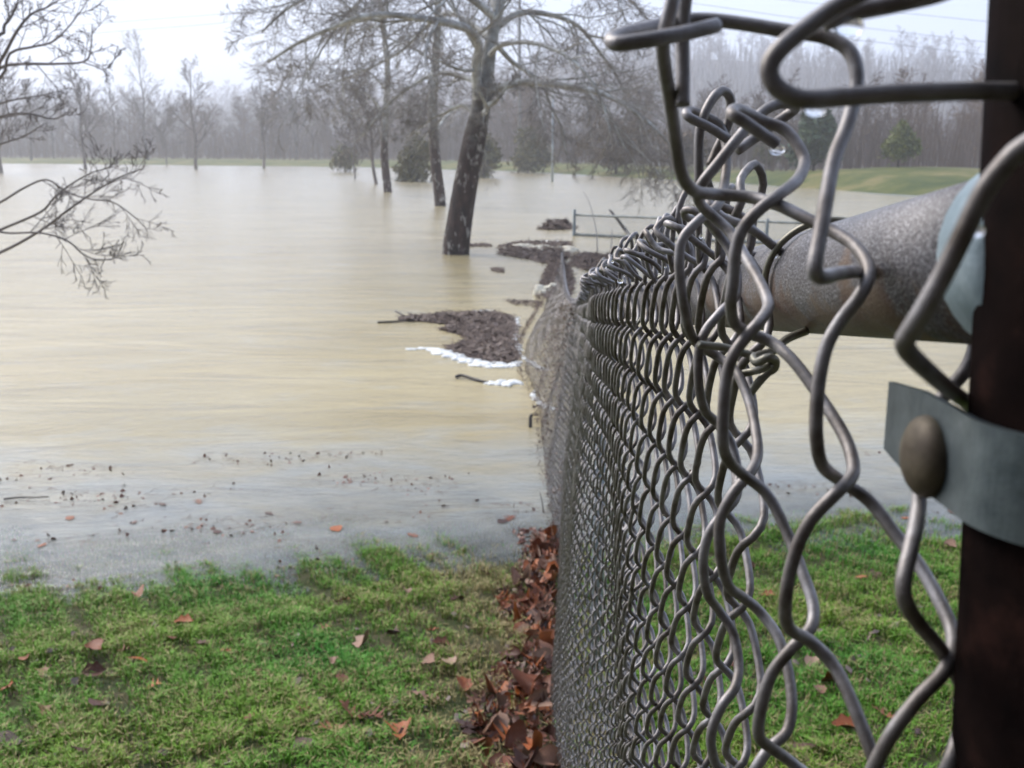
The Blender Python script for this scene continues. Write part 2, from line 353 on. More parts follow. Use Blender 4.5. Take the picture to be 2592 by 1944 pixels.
# ------------------------------------------------------------------ trees
def rand_perp(d, rng):
    v = rng.standard_normal(3); v -= v.dot(d) * d; return v / (np.linalg.norm(v) + 1e-9)
class Tree:
    def __init__(s, seed, nseg=(7, 5, 4, 3), kids=(12, 8, 6), ratio=(0.55, 0.5, 0.55), ang=(50, 48, 45), trop=(0.05, 0.03, 0.0, 0.0), wander=(0.12, 0.18, 0.2, 0.2), rr=0.5, minr=0.004, t0=(0.25, 0.15, 0.1), vflat=1.0):
        s.r = np.random.default_rng(seed); s.out = {}
        s.nseg, s.kids, s.ratio, s.ang, s.trop, s.wander, s.rr, s.minr, s.t0, s.vflat = nseg, kids, ratio, ang, trop, wander, rr, minr, t0, vflat
        s.maxl = len(kids)
    def emit(s, pts, rad, lvl): s.out.setdefault((lvl, len(pts)), []).append((pts, rad))
    def grow(s, p, d, L, r, lvl):
        n = s.nseg[min(lvl, len(s.nseg) - 1)]; pts = [np.array(p, float)]; d = np.array(d, float)
        for k in range(n):
            d = d + s.wander[min(lvl, 3)] * s.r.standard_normal(3) * 0.6 + np.array([0, 0, s.trop[min(lvl, 3)]])
            d /= np.linalg.norm(d); pts.append(pts[-1] + d * L / n)
        pts = np.array(pts); rad = np.linspace(r, max(r * 0.35, s.minr), n + 1)
        s.emit(pts, rad, lvl); s.spawn(pts, rad, L, lvl)
    def spawn(s, pts, rad, L, lvl, kids=None, t0=None, down=0.0):
        if lvl >= s.maxl: return
        n = len(pts) - 1; m = kids if kids is not None else s.kids[lvl]; m = max(1, int(round(m * s.r.uniform(0.8, 1.2))))
        t0 = s.t0[lvl] if t0 is None else t0
        for j in range(m):
            t = t0 + (1 - t0) * ((j + s.r.uniform(0, 1)) / m) ** 0.9; t = min(t, 0.999)
            k = int(t * n); f = t * n - k; p = pts[k] * (1 - f) + pts[k + 1] * f; rr = rad[k] * (1 - f) + rad[k + 1] * f
            tn = pts[k + 1] - pts[k]; tn /= np.linalg.norm(tn) + 1e-9
            a = math.radians(s.ang[lvl] * s.r.uniform(0.6, 1.35)); q = rand_perp(tn, s.r); q[2] = q[2] * s.vflat - down
            q /= np.linalg.norm(q) + 1e-9
            dd = tn * math.cos(a) + q * math.sin(a)
            s.grow(p, dd, L * s.ratio[lvl] * (1.15 - 0.65 * t) * s.r.uniform(0.65, 1.25), max(min(rr * s.rr, rr * 0.9), s.minr), lvl + 1)
    def geo(s, lvls, sides):
        gs = []
        for (l, n), items in s.out.items():
            if l in lvls:
                sd_ = sides[l] if l < len(sides) else 3
                gs.append(tubes(np.array([i[0] for i in items]), np.array([i[1] for i in items]), sd_, cap=False))
        return join(gs) if gs else None
def flare(pts, r, sides=14):
    return tube(pts, r, sides)

# --- the leaning sycamore in front
def sycamore(name, label, base, trunk_pts, trunk_r, limbs, seed, kids=(11, 9, 6), group=None, minr=0.0045):
    root = empty(name, base)
    tag(root, label, 'tree', group)
    obj('trunk', tube(spline(trunk_pts, 4), np.interp(np.linspace(0, 1, (len(trunk_pts) - 1) * 4 + 1), np.linspace(0, 1, len(trunk_r)), trunk_r), 16), M['syc'], root)
    tr = Tree(seed, nseg=(8, 6, 5, 4), kids=kids, ratio=(0.42, 0.5, 0.55), ang=(52, 48, 42), trop=(0, 0.02, -0.01, -0.015), wander=(0.1, 0.24, 0.28, 0.26), rr=0.42, minr=minr, t0=(0.12, 0.12, 0.1), vflat=0.8)
    for pts, r0, dn in limbs:
        r0 *= 0.85; sp = spline(pts, 4); L = np.linalg.norm(np.diff(sp, axis=0), axis=1).sum()
        rad = np.linspace(r0, max(r0 * 0.22, 0.008), len(sp))
        obj('limb', tube(sp, rad, 8), M['limb_pale'], root)
        tr.spawn(sp, rad, L, 0, kids=max(4, int(kids[0] * min(1.5, L / 4.0))), down=dn)
    g1 = tr.geo((1,), (6, 5, 3, 3)); obj('branches', g1, M['limb_pale'], root)['kind'] = 'stuff'
    g2 = tr.geo((2, 3), (6, 5, 3, 3)); c = obj('crown', g2, M['twig'], root); c['kind'] = 'stuff'
    return root
Y1 = 19.3
def z4(x, y, Y): return PY(500 + 0.5425 * x, 0.5425 * y, Y)       # notes taken on the tree close-up
tb = z4(1205, 1180, Y1); tb[2] = -0.9
trk = [tb, z4(1205, 1180, Y1), z4(1222, 1040, Y1), z4(1244, 900, Y1), z4(1268, 770, Y1), z4(1292, 650, Y1), z4(1318, 520, Y1), z4(1345, 360, Y1), z4(1372, 180, Y1), z4(1405, 40, Y1), z4(1430, -160, Y1 + .3), z4(1440, -420, Y1 + .4)]
trr = [0.30, 0.252, 0.232, 0.222, 0.212, 0.204, 0.18, 0.135, 0.11, 0.09, 0.06, 0.03]
L_ = lambda pts: [z4(x, y, Y1 + dy) for x, y, dy in pts]
limbs = [
 (L_([(1318, 520, 0), (1305, 420, -.1), (1300, 300, -.3), (1312, 210, -.5), (1260, 135, -.9), (1130, 100, -1.3), (1000, 80, -1.6), (880, 68, -1.8), (760, 80, -1.9), (640, 125, -1.8), (470, 200, -1.6), (330, 290, -1.4)]), 0.115, 0.15),
 (L_([(1330, 440, 0), (1500, 385, -.5), (1650, 392, -1.0), (1800, 412, -1.4), (1950, 465, -1.7), (2090, 560, -2.0), (2190, 660, -2.1), (2250, 740, -2.2)]), 0.085, 0.55),
 (L_([(1372, 180, 0), (1470, 290, .5), (1600, 380, .9), (1650, 500, 1.2), (1700, 600, 1.4), (1720, 720, 1.5)]), 0.06, 0.5),
 (L_([(1380, 140, 0), (1500, 62, .3), (1650, 70, .7), (1780, 125, 1.1), (1880, 250, 1.4), (1960, 360, 1.6), (2010, 500, 1.7)]), 0.075, 0.4),
 (L_([(1340, 400, 0), (1270, 370, .3), (1150, 340, .7), (1050, 370, 1.0), (930, 450, 1.3), (850, 530, 1.5), (760, 640, 1.6)]), 0.065, 0.35),
 (L_([(1325, 500, 0), (1380, 480, -.4), (1425, 430, -.6), (1445, 395, -.7)]), 0.075, 0.0),
 (L_([(1325, 540, 0), (1350, 500, -.5), (1310, 420, -.9)]), 0.07, 0.0),
 (L_([(1310, 560, 0), (1240, 490, .4), (1150, 530, .9), (1080, 560, 1.2), (980, 640, 1.4)]), 0.055, 0.35),
 (L_([(1390, 90, 0), (1300, 10, -.5), (1180, -60, -1.0), (1000, -110, -1.4), (800, -120, -1.6), (600, -60, -1.8), (420, 40, -1.9), (300, 150, -2.0)]), 0.085, 0.3),
 (L_([(1410, 20, 0), (1540, -90, .4), (1700, -130, .9), (1880, -90, 1.3), (2040, 20, 1.6), (2150, 160, 1.8)]), 0.075, 0.45),
 (L_([(1400, 60, 0), (1350, -60, .8), (1260, -160, 1.4), (1120, -190, 2.0), (900, -100, 2.5), (720, 40, 2.8), (600, 200, 3.0), (520, 330, 3.0)]), 0.08, 0.4),
 (L_([(1372, 180, 0), (1290, 120, .6), (1170, 60, 1.2), (1060, 130, 1.8), (960, 230, 2.2), (840, 300, 2.5), (700, 360, 2.6), (560, 410, 2.7)]), 0.065, 0.35),
 (L_([(1360, 260, 0), (1420, 210, -1.0), (1560, 200, -1.9), (1720, 260, -2.5), (1840, 380, -2.9), (1900, 520, -3.0), (1930, 640, -3.1)]), 0.055, 0.5),
 (L_([(1430, -160, .3), (1560, -330, -.2), (1700, -420, -.4)]), 0.06, 0.0),
 (L_([(1432, -200, .3), (1300, -380, .2), (1180, -470, .4)]), 0.06, 0.0),
]
sycamore('sycamore_tree', 'large leaning sycamore with dark flaking trunk and pale arching limbs, nearest in the water', z4(1205, 1180, Y1) * [1, 1, 0], trk, trr, limbs, 11, kids=(14, 11, 8), minr=0.0036)
# --- the two sycamores behind it in the row
def row_syc(px, py, wpx, Ytop, seed, label, lean=0.0, hgt=13.0):
    b_ = G(px * DS, py * DS); Y = b_[1]; r0 = wpx * DS / K / FPX * Y / 2 * 0.88
    bx, by = b_[0], b_[1]
    tp = [np.array([bx, by, -0.9])] + [np.array([bx + lean * z + 0.12 * math.sin(z * 0.9 + seed), by, z]) for z in np.linspace(0, hgt, 9)]
    tr_ = [r0 * 1.12] + list(np.linspace(r0 * 1.05, 0.03, 9))
    rng = np.random.default_rng(seed); ls = []
    for k in range(13):
        z = rng.uniform(2.2, hgt * 0.9); az = rng.uniform(0, 2 * math.pi); L = rng.uniform(2.5, 4.8) * (1.1 - 0.5 * z / hgt)
        p0 = np.array([bx + lean * z + 0.12 * math.sin(z * 0.9 + seed), by, z]); dr = np.array([math.cos(az), math.sin(az), 0])
        ls.append(([p0, p0 + dr * L * 0.3 + [0, 0, L * 0.16], p0 + dr * L * 0.65 + [0, 0, L * 0.2], p0 + dr * L + [0, 0, L * (0.02 - 0.16 * (z < 5))]], r0 * rng.uniform(0.2, 0.36), 0.3))
    return sycamore('sycamore_tree', label, b_, tp, tr_, ls, seed, kids=(8, 6, 4), minr=0.007)
row_syc(945, 445, 27, 0, 21, 'second sycamore of the flooded row, just left of the leaning one')
row_syc(838, 415, 20, 0, 22, 'third sycamore of the flooded row, thin dark trunk with white lower limbs')
# --- park trees standing in or beside the far water
def park_tree(name, label, px, py, topy, spread, seed, mat, group='bare park trees along the far shore', fork=0.35, dense=1.0, lean=0.0, thick=1.0):
    b_ = G(px * DS, py * DS); Y = b_[1]
    H = (py - topy) * DS / K / FPX * Y * 1.0; z0 = -0.6 if gh(b_[0], Y) < 0 else float(gh(b_[0], Y)) - 0.1
    root = empty(name, (b_[0], b_[1], max(z0, 0.0) if z0 > -0.5 else 0.0)); tag(root, label, 'tree', group)
    tr = Tree(seed, nseg=(8, 5, 4, 3), kids=(int(15 * dense), int(8 * dense), 5), ratio=(spread, 0.5, 0.5), ang=(fork * 100, 40, 38), trop=(0.03, 0.09, 0.05, 0.03), wander=(0.06, 0.12, 0.16, 0.2), rr=0.5, minr=0.016, t0=(0.22, 0.2, 0.1))
    n = 9; pts = np.array([[b_[0] + lean * H * (k / n) ** 1.4 + 0.05 * H * 0.2 * math.sin(k * 1.3 + seed), b_[1], z0 + (H - z0) * k / n] for k in range(n + 1)])
    rad = np.linspace(H * 0.017 * thick, 0.02, n + 1)
    obj('trunk', tube(pts, rad, 8), mat, root)
    tr.spawn(pts, rad, H, 0)
    c = obj('crown', tr.geo((1, 2, 3), (6, 4, 3, 3)), mat, root); c['kind'] = 'stuff'
    return root
PT = [
 ('broad bare tree with wide V shaped crown, left of the far shore', 183, 366, 190, 0.55, 31, 0.42, 1.3, 0.0, 1.3),
 ('narrow bare tree just right of the broad V shaped one', 252, 356, 205, 0.32, 32, 0.36, 1.0, 0.0, 1.0),
 ('tallest bare tree of the far shore, rising above the ridge line', 318, 353, 118, 0.34, 33, 0.34, 1.0, 0.0, 0.8),
 ('low bushy brown tree between the tallest tree and a straight trunk', 361, 357, 250, 0.55, 34, 0.5, 1.5, 0.0, 1.0),
 ('straight dark single trunk tree, middle of the left water', 425, 366, 165, 0.40, 35, 0.42, 1.0, -0.02, 1.25),
 ('dark tree with several rising stems, alone in the far water', 571, 364, 200, 0.40, 36, 0.26, 1.1, 0.0, 1.3),
 ('faint brown tree on the far bank right of the many stemmed one', 640, 354, 215, 0.5, 37, 0.45, 1.0, 0.0, 0.9),
 ('thin small tree in the water before the yellowish brush', 766, 386, 262, 0.45, 38, 0.5, 1.0, 0.02, 0.9),
 ('dark forked tree leaning left beside the third sycamore', 812, 398, 190, 0.50, 39, 0.36, 1.2, -0.10, 1.25),
 ('dark trunk cut by the left edge of the picture', 2, 374, 150, 0.5, 40, 0.45, 1.2, 0.0, 1.6),
 ('bare tree on the bank at far left, behind the overhanging branches', 118, 350, 225, 0.45, 41, 0.45, 1.2, 0.0, 1.0),
 ('bare tree on the bank left of the broad V shaped tree', 70, 352, 205, 0.45, 42, 0.42, 1.2, 0.0, 1.0),
]
for lab, px, py, ty, spd, sd_, fk, dn, ln, th in PT:
    park_tree('bare_tree', lab, px, py, ty, spd, sd_, M['twig_dark'], fork=fk, dense=dn, lean=ln, thick=th)
# --- near tree at the left edge: only its hanging branches reach into view
nb = np.array([-5.55, 8.8, 0.0])
root = empty('bare_tree', nb); tag(root, 'dark branches of a near tree reaching in from the left edge over the water', 'tree')
obj('trunk', tube([nb + [0, 0, -0.9], nb + [0, 0, 0.0], nb + [.05, 0, 1.2], nb + [.0, .1, 2.6], nb + [.1, .1, 4.2], nb + [0, .2, 6.5], nb + [.1, .2, 8.2]], [0.21, 0.19, 0.17, 0.155, 0.12, 0.08, 0.03], 12), M['bark'], root)
def z3(x, y, Y): return PY(0.4098 * x, 0.4098 * y, Y)
def tp(z): return np.array([nb[0] + 0.03, nb[1] + 0.1, z])
near_limbs = [
 ([tp(1.15), z3(-250, 1640, 8.3), z3(0, 1560, 8.0), z3(240, 1430, 7.9), z3(430, 1290, 7.8), z3(590, 1180, 7.8), z3(760, 1085, 7.8), z3(890, 1040, 7.8)], 0.036, .1),
 ([tp(1.3), z3(-250, 1530, 8.8), z3(0, 1420, 8.6), z3(250, 1310, 8.5), z3(330, 1225, 8.5), z3(420, 1150, 8.4), z3(560, 1070, 8.4), z3(700, 1030, 8.4)], 0.034, .1),
 ([tp(1.0), z3(-150, 1440, 7.6), z3(60, 1440, 7.5), z3(260, 1440, 7.4), z3(420, 1490, 7.4), z3(500, 1560, 7.4), z3(580, 1600, 7.4), z3(690, 1605, 7.4)], 0.022, .1),
 ([tp(1.6), z3(-200, 1330, 9.2), z3(0, 1250, 9.0), z3(150, 1160, 9.0), z3(290, 1110, 9.0), z3(420, 1190, 8.9), z3(560, 1230, 8.8), z3(700, 1250, 8.8), z3(830, 1340, 8.8), z3(890, 1400, 8.8)], 0.028, .1),
 ([tp(2.4), z3(-200, 800, 9.0), z3(0, 720, 8.9), z3(160, 700, 8.8), z3(330, 735, 8.8), z3(420, 690, 8.7)], 0.04, .1),
 ([tp(2.9), z3(-200, 560, 9.0), z3(0, 420, 9.0), z3(140, 395, 8.9), z3(330, 395, 8.9), z3(520, 380, 8.9), z3(560, 300, 8.8), z3(570, 150, 8.8)], 0.045, -.2),
 ([z3(500, 382, 8.9), z3(590, 410, 8.8), z3(650, 428, 8.8), z3(720, 350, 8.8), z3(760, 300, 8.8)], 0.013, 0),
 ([tp(2.9), z3(-150, 540, 8.8), z3(0, 380, 8.7), z3(100, 200, 8.6), z3(190, 90, 8.6), z3(300, 40, 8.6), z3(420, -40, 8.6)], 0.05, -.2),
 ([tp(3.2), z3(-100, 200, 8.8), z3(30, 150, 8.8), z3(90, 60, 8.8), z3(130, -60, 8.8)], 0.05, -.2),
 ([tp(2.7), z3(-100, 500, 8.4), z3(60, 330, 8.3), z3(200, 290, 8.3), z3(320, 260, 8.3), z3(420, 170, 8.2), z3(520, 40, 8.2)], 0.035, -.2),
 ([tp(2.2), z3(-200, 960, 9.4), z3(0, 890, 9.3), z3(150, 840, 9.3), z3(280, 760, 9.2)], 0.03, .1),
 ([tp(2.6), z3(-150, 700, 9.4), z3(0, 640, 9.3), z3(120, 610, 9.2), z3(250, 590, 9.2), z3(340, 570, 9.2)], 0.03, 0),
]
trn = Tree(55, nseg=(8, 5, 4, 3), kids=(9, 6, 3), ratio=(0.15, 0.5, 0.5), ang=(48, 42, 40), trop=(0, 0.04, 0.02, 0), wander=(0.1, 0.16, 0.2, 0.2), rr=0.45, minr=0.0024, t0=(0.35, 0.15, 0.1), vflat=0.9)
for pts, r0, dn in near_limbs:
    sp = spline(pts, 4); L = np.linalg.norm(np.diff(sp, axis=0), axis=1).sum(); r0 *= 0.42; rad = np.linspace(r0, max(0.2 * r0, 0.004), len(sp))
    obj('limb', tube(sp, rad, 7), M['twig_dark'], root); trn.spawn(sp, rad, L, 0, down=min(dn, 0))
for k in range(6):       # the upper crown, out of view
    az = k * 1.05 + 1.6; p0 = nb + [0.05, 0.15, 4.0 + 0.6 * k]; dr = np.array([math.cos(az), math.sin(az), 0])
    sp = spline([p0, p0 + dr * 0.8 + [0, 0, .5], p0 + dr * 1.7 + [0, 0, 1.1], p0 + dr * 2.4 + [0, 0, 1.9]], 3); rad = np.linspace(0.05, 0.012, len(sp))
    obj('limb', tube(sp, rad, 6), M['bark'], root); trn.spawn(sp, rad, 3.0, 0)
c = obj('crown', trn.geo((1, 2, 3), (6, 4, 3, 3)), M['twig_dark'], root); c['kind'] = 'stuff'

# --- evergreens and brush
def foliage(c, rx, ry, rz, n, size, seed, cone=0.0, clump=14):
    rng = np.random.default_rng(seed)
    cc = rng.standard_normal((clump, 3)); cc /= np.linalg.norm(cc, axis=1, keepdims=True); cc *= rng.uniform(0.3, 0.9, (clump, 1))
    k = rng.integers(0, clump, n); p = cc[k] + rng.standard_normal((n, 3)) * 0.22
    p = p[(np.linalg.norm(p, axis=1) < 1.25)]
    if cone: p[:, :2] *= (1 - cone * (p[:, 2:3] + 1) / 2)
    q = p * [rx, ry, rz] + c; n = len(q)
    u = rng.standard_normal((n, 3)); u /= np.linalg.norm(u, axis=1, keepdims=True); w = np.cross(u, rng.standard_normal((n, 3))); w /= np.linalg.norm(w, axis=1, keepdims=True)
    s = size * rng.uniform(0.6, 1.4, (n, 1))
    V = np.stack([q - u * s, q + w * s * 0.45, q + u * s, q - w * s * 0.45], 1).reshape(-1, 3)
    return V, np.arange(4 * n).reshape(-1, 4), None
def shrub(name, label, cat, px, py, topy, halfw, mat, seed, cone=0.0, n=2200, Y=None, group=None, size=None):
    b_ = G(px * DS, py * DS)
    if Y: b_ = PY(px * DS, py * DS, Y)
    Y = b_[1]; z0 = float(gh(b_[0], Y)); H = CAM_Z + (324 - topy) * DS / K / FPX * Y - z0; rw = halfw * DS / K / FPX * Y
    base = np.array([b_[0], Y, max(z0, -0.4)])
    root = empty(name, base); tag(root, label, cat, group)
    obj('trunk', tube([base - [0, 0, .2], base + [0, 0, H * 0.4], base + [0, 0, H * 0.85]], [0.045 * H * .6, 0.03 * H * .6, 0.01 * H], 6), M['bark'], root)
    c = obj('crown', foliage(base + [0, 0, H * 0.53], rw, rw, H * 0.47, n, size or H * 0.055, seed, cone), mat, root, smooth_=False); c['kind'] = 'stuff'
shrub('evergreen_tree', 'dark green evergreen tree on the right bank, behind the fence knuckles', 'tree', 1755, 392, 243, 58, M['needle_dark'], 61, 0.5, 5200, Y=60)
shrub('evergreen_tree', 'rounded yellow green evergreen on the right bank beside the post', 'tree', 1937, 392, 272, 46, M['needle_yellow'], 62, 0.45, 5200, Y=57)
shrub('evergreen_tree', 'small olive evergreen between the two on the right bank', 'tree', 1660, 388, 300, 40, M['olive'], 63, 0.4, 1800, Y=70)
shrub('evergreen_bush', 'olive green evergreen bush standing in water behind the sycamores', 'bush', 900, 392, 322, 62, M['olive'], 64, 0.5, 3000)
shrub('evergreen_bush', 'dark evergreen bush showing right of the leaning sycamore trunk', 'bush', 1045, 384, 300, 40, M['olive'], 65, 0.3, 2400)
shrub('evergreen_bush', 'low olive evergreen on the far bank beyond the drowned fence', 'bush', 1140, 374, 285, 55, M['olive'], 66, 0.35, 2600)
shrub('brush', 'yellowish brush at the far waterline left of the sycamore row', 'brush', 745, 372, 318, 30, M['olive'], 67, 0.1, 1200)
shrub('brush', 'brown leafy brush on the far bank above the drowned fence', 'brush', 1330, 380, 262, 75, M['bush_brown'], 68, 0.0, 3200, size=0.16)
shrub('brush', 'brown brush right of the tall brush, beyond the near fence top', 'brush', 1470, 384, 290, 60, M['bush_brown'], 69, 0.0, 2200, size=0.16)
# --- the far woods: one mass
wood = []
protos = []
for k in range(7):
    tr = Tree(100 + k, nseg=(6, 4, 2, 2), kids=(17, 9, 5), ratio=(0.34, 0.5, 0.55), ang=(44, 40, 40), trop=(0.02, 0.08, 0.06, 0.05), wander=(0.05, 0.14, 0.2, .2), rr=0.5, minr=0.020, t0=(0.12, 0.1, .1))
    pts = np.array([[0.03 * math.sin(j + k), 0, j / 6.0] for j in range(7)]) * [12, 12, 12]; rad = np.linspace(0.17, 0.03, 7)
    tr.emit(pts, rad, 0); tr.spawn(pts, rad, 12.0, 0); protos.append(tr.geo((0, 1, 2, 3), (5, 3, 2, 2)))
rw = np.random.default_rng(5)
def addtree(x, y, h):
    V, Q, T = protos[rw.integers(len(protos))]; a = rw.uniform(0, 6.28); s = h / 12.0
    c_, s_ = math.cos(a), math.sin(a); W = V @ np.array([[c_, s_, 0], [-s_, c_, 0], [0, 0, 1]]) * s * [rw.uniform(.9, 1.35), 1, 1] + [x, y, float(gh(x, y)) - 0.3]
    wood.append((W, Q, T))
cnt = 0
while cnt < 430:
    u = rw.uniform(-0.62, 0.62); y = rw.uniform(70, 330); x = u * y; d = y - itp(x, SHORE)
    if d < 24 or d > 165 or rw.uniform() > (1.0 if d < 80 else 0.7): continue
    addtree(x, y, rw.uniform(5.5, 12.0) * (0.62 if x > 4 else 0.88)); cnt += 1
cnt = 0
while cnt < 190:
    u = rw.uniform(-0.6, 0.6); y = rw.uniform(300, 680); x = u * y; d = y - itp(x, SHORE)
    if d < 165 or d > 560: continue
    addtree(x, y, rw.uniform(11, 17)); cnt += 1
def stems(n, ylo, yhi, dlo, dhi, hlo, hhi, wd):
    y = rw.uniform(ylo, yhi, n * 4); x = rw.uniform(-0.62, 0.62, n * 4) * y; d = y - itp(x, SHORE); k = (d > dlo) & (d < dhi); x, y = x[k][:n], y[k][:n]; m = len(x)
    z = gh(x, y) - 0.2; h = rw.uniform(hlo, hhi, m); a = rw.normal(0, .16, (m, 2)) * h[:, None]
    A = np.stack([np.stack([x, y, z], 1), np.stack([x + a[:, 0] * .4, y + a[:, 1] * .4, z + h * .5], 1), np.stack([x + a[:, 0], y + a[:, 1], z + h], 1)], 1)
    wood.append(tubes(A, np.tile([[wd, wd * .8, wd * .4]], (m, 1)), 2, False))
stems(16000, 60, 330, 17, 150, 1.0, 4.5, 0.035)
stems(14000, 280, 700, 150, 560, 4.0, 11.0, 0.09)
w = obj('distant_woods', join(wood), M['farwood']); tag(w, 'bare grey brown woods covering the far bank and hillside', 'woods', kind='stuff')

# ------------------------------------------------------------------ utility pole and overhead lines
pb = np.array([0.62, 92.0, float(gh(0.62, 92.0))]); pz = CAM_Z + 150 / FPX * 92
root = empty('utility_pole', pb); tag(root, 'slim grey utility pole behind the leaning sycamore carrying the overhead lines', 'pole')
obj('pole', tube([pb - [0, 0, 0.8], pb + [0, 0, pz + 0.6]], [0.17, 0.12], 8), M['polewood'], root)
obj('crossarm', tube([[pb[0] - 0.25, 90.6, pz], [pb[0] + .25, 93.4, pz]], 0.09, 4), M['polewood'], root)
for k, (l, r_, lab) in enumerate([(((184, 88), (533, 61)), ((2160, 100), (2486, 138)), 'lowest of the thin overhead lines crossing the sky'), (((164, 66), (566, 35)), ((2184, 70), (2486, 105)), 'middle one of the thin overhead lines crossing the sky'), (((143, 8), (348, -2)), ((2276, 32), (2486, 53)), 'highest of the thin overhead lines crossing the sky')]):
    yk = 91.0 + k * 1.0; top = np.array([pb[0], yk, pz - 0.05 + 1.2 * k * 0.6])
    if k: obj('insulator', tube([[pb[0], yk, pz], top], 0.06, 6), M['polewood'], root)
    def ext(q0, q1, X):
        s = (q1[1] - q0[1]) / (q1[0] - q0[0]); return PY(X, q0[1] + s * (X - q0[0]), yk)
    pl = [ext(l[0], l[1], -900), PY(*l[0], yk), PY(*l[1], yk), top, PY(*r_[0], yk), PY(*r_[1], yk), ext(r_[0], r_[1], 3500)]
    tag(obj('power_line', tube(pl, 0.017, 4), M['cable'], None, origin=top), lab, 'cable', 'overhead lines')
# short pale marker post in the far water
q = G(1193 * DS, 392 * DS)
root = empty('marker_post', q); tag(root, 'slim pale post standing in the far water below the right limbs', 'post')
obj('shaft', tube([q - [0, 0, .6], q + [0, 0, 4.9]], [0.08, 0.05], 8), M['linepost'], root)
obj('cap', blob(q + [0, 0, 4.95], .09, .09, .06), M['linepost'], root)

# ------------------------------------------------------------------ the drowned fence on the right
fa, fb = PY(1453, 592, 23.4), PY(1947, 592, 21.3)
fdir = (fb - fa) / (1947 - 1453); zr = 0.46
root = empty('drowned_fence', (fa[0], fa[1], 0)); tag(root, 'low chain link fence half under water on the right with thin top rail', 'fence')
ends = [fa + fdir * k * (1697 - 1453) for k in range(0, 7)]
for e in ends: obj('post', tube([[e[0], e[1], -0.9], [e[0], e[1], zr + (0.12 if e is ends[0] else 0.05)]], 0.036, 8), M['oldmetal'], root)
obj('top_rail', tube([[ends[0][0], ends[0][1], zr], [ends[-1][0], ends[-1][1], zr - .04]], 0.026, 8), M['oldmetal'], root)
obj('bottom_bar', tube([[ends[0][0], ends[0][1], 0.035], [ends[-1][0], ends[-1][1], 0.03]], 0.03, 6), M['oldmetal'], root)
ln = np.linalg.norm((ends[-1] - ends[0])[:2]); dv = (ends[-1] - ends[0]) / ln; A, B = [], []
for s in np.arange(0.0, ln, 0.07):
    for sg in (1, -1):
        s2 = np.clip(s + sg * 0.6, 0, ln); hh = abs(s2 - s)
        A.append([ends[0] * [1, 1, 0] + dv * [1, 1, 0] * s + [0, 0, zr - .03], ends[0] * [1, 1, 0] + dv * [1, 1, 0] * s2 + [0, 0, zr - .03 - hh]])
A = np.array(A); obj('mesh_panel', tubes(A, np.full(A.shape[:2], 0.0028), 3, False), M['oldmetal'], root)['kind'] = 'stuff'

# ------------------------------------------------------------------ the near chain link fence
WR = 0.00162; PITCHV = 0.070; COLS = 0.0252
ZT = [(0.0, .036), (1, -.119), (2, -.274), (4, -.575), (6, -.87), (8, -1.13), (10, -1.36), (12, -1.54), (14, -1.66), (17, -1.76), (20, -1.83), (23, -1.85)]
XT = [(0.18, .077), (.36, .088), (.6, .091), (.9, .092), (1.3, .106), (2, .148), (3, .205), (5, .32), (8, .44), (12, .60), (16, .78), (21, 1.02)]
XB = [(0.18, .077), (.42, .098), (.72, .125), (1.2, .16), (1.6, .16), (2.0, .132), (2.4, .112), (2.8, .118), (3.5, .16), (4.6, .22), (5.4, .20), (6.2, .175), (7.2, .17), (8, .15), (8.8, .06), (9.6, .02), (10.4, .06), (11.2, .15), (12.4, .28), (14, .33), (15.5, .42), (17, .55), (19, .78), (21, 1.0)]
def ztop(y): return CAM_Z + itp(y, ZT)
def zbot(y):
    return np.maximum(gh(np.full(np.shape(y), 0.12), np.asarray(y, float)) + 0.01, -0.12)
root = empty('chain_link_fence', (0.12, 0.2, float(gh(0.12, 0.2))))
tag(root, 'grey chain link fence running from the near right post down into the flood, leaning over', 'fence')
FENCE = root
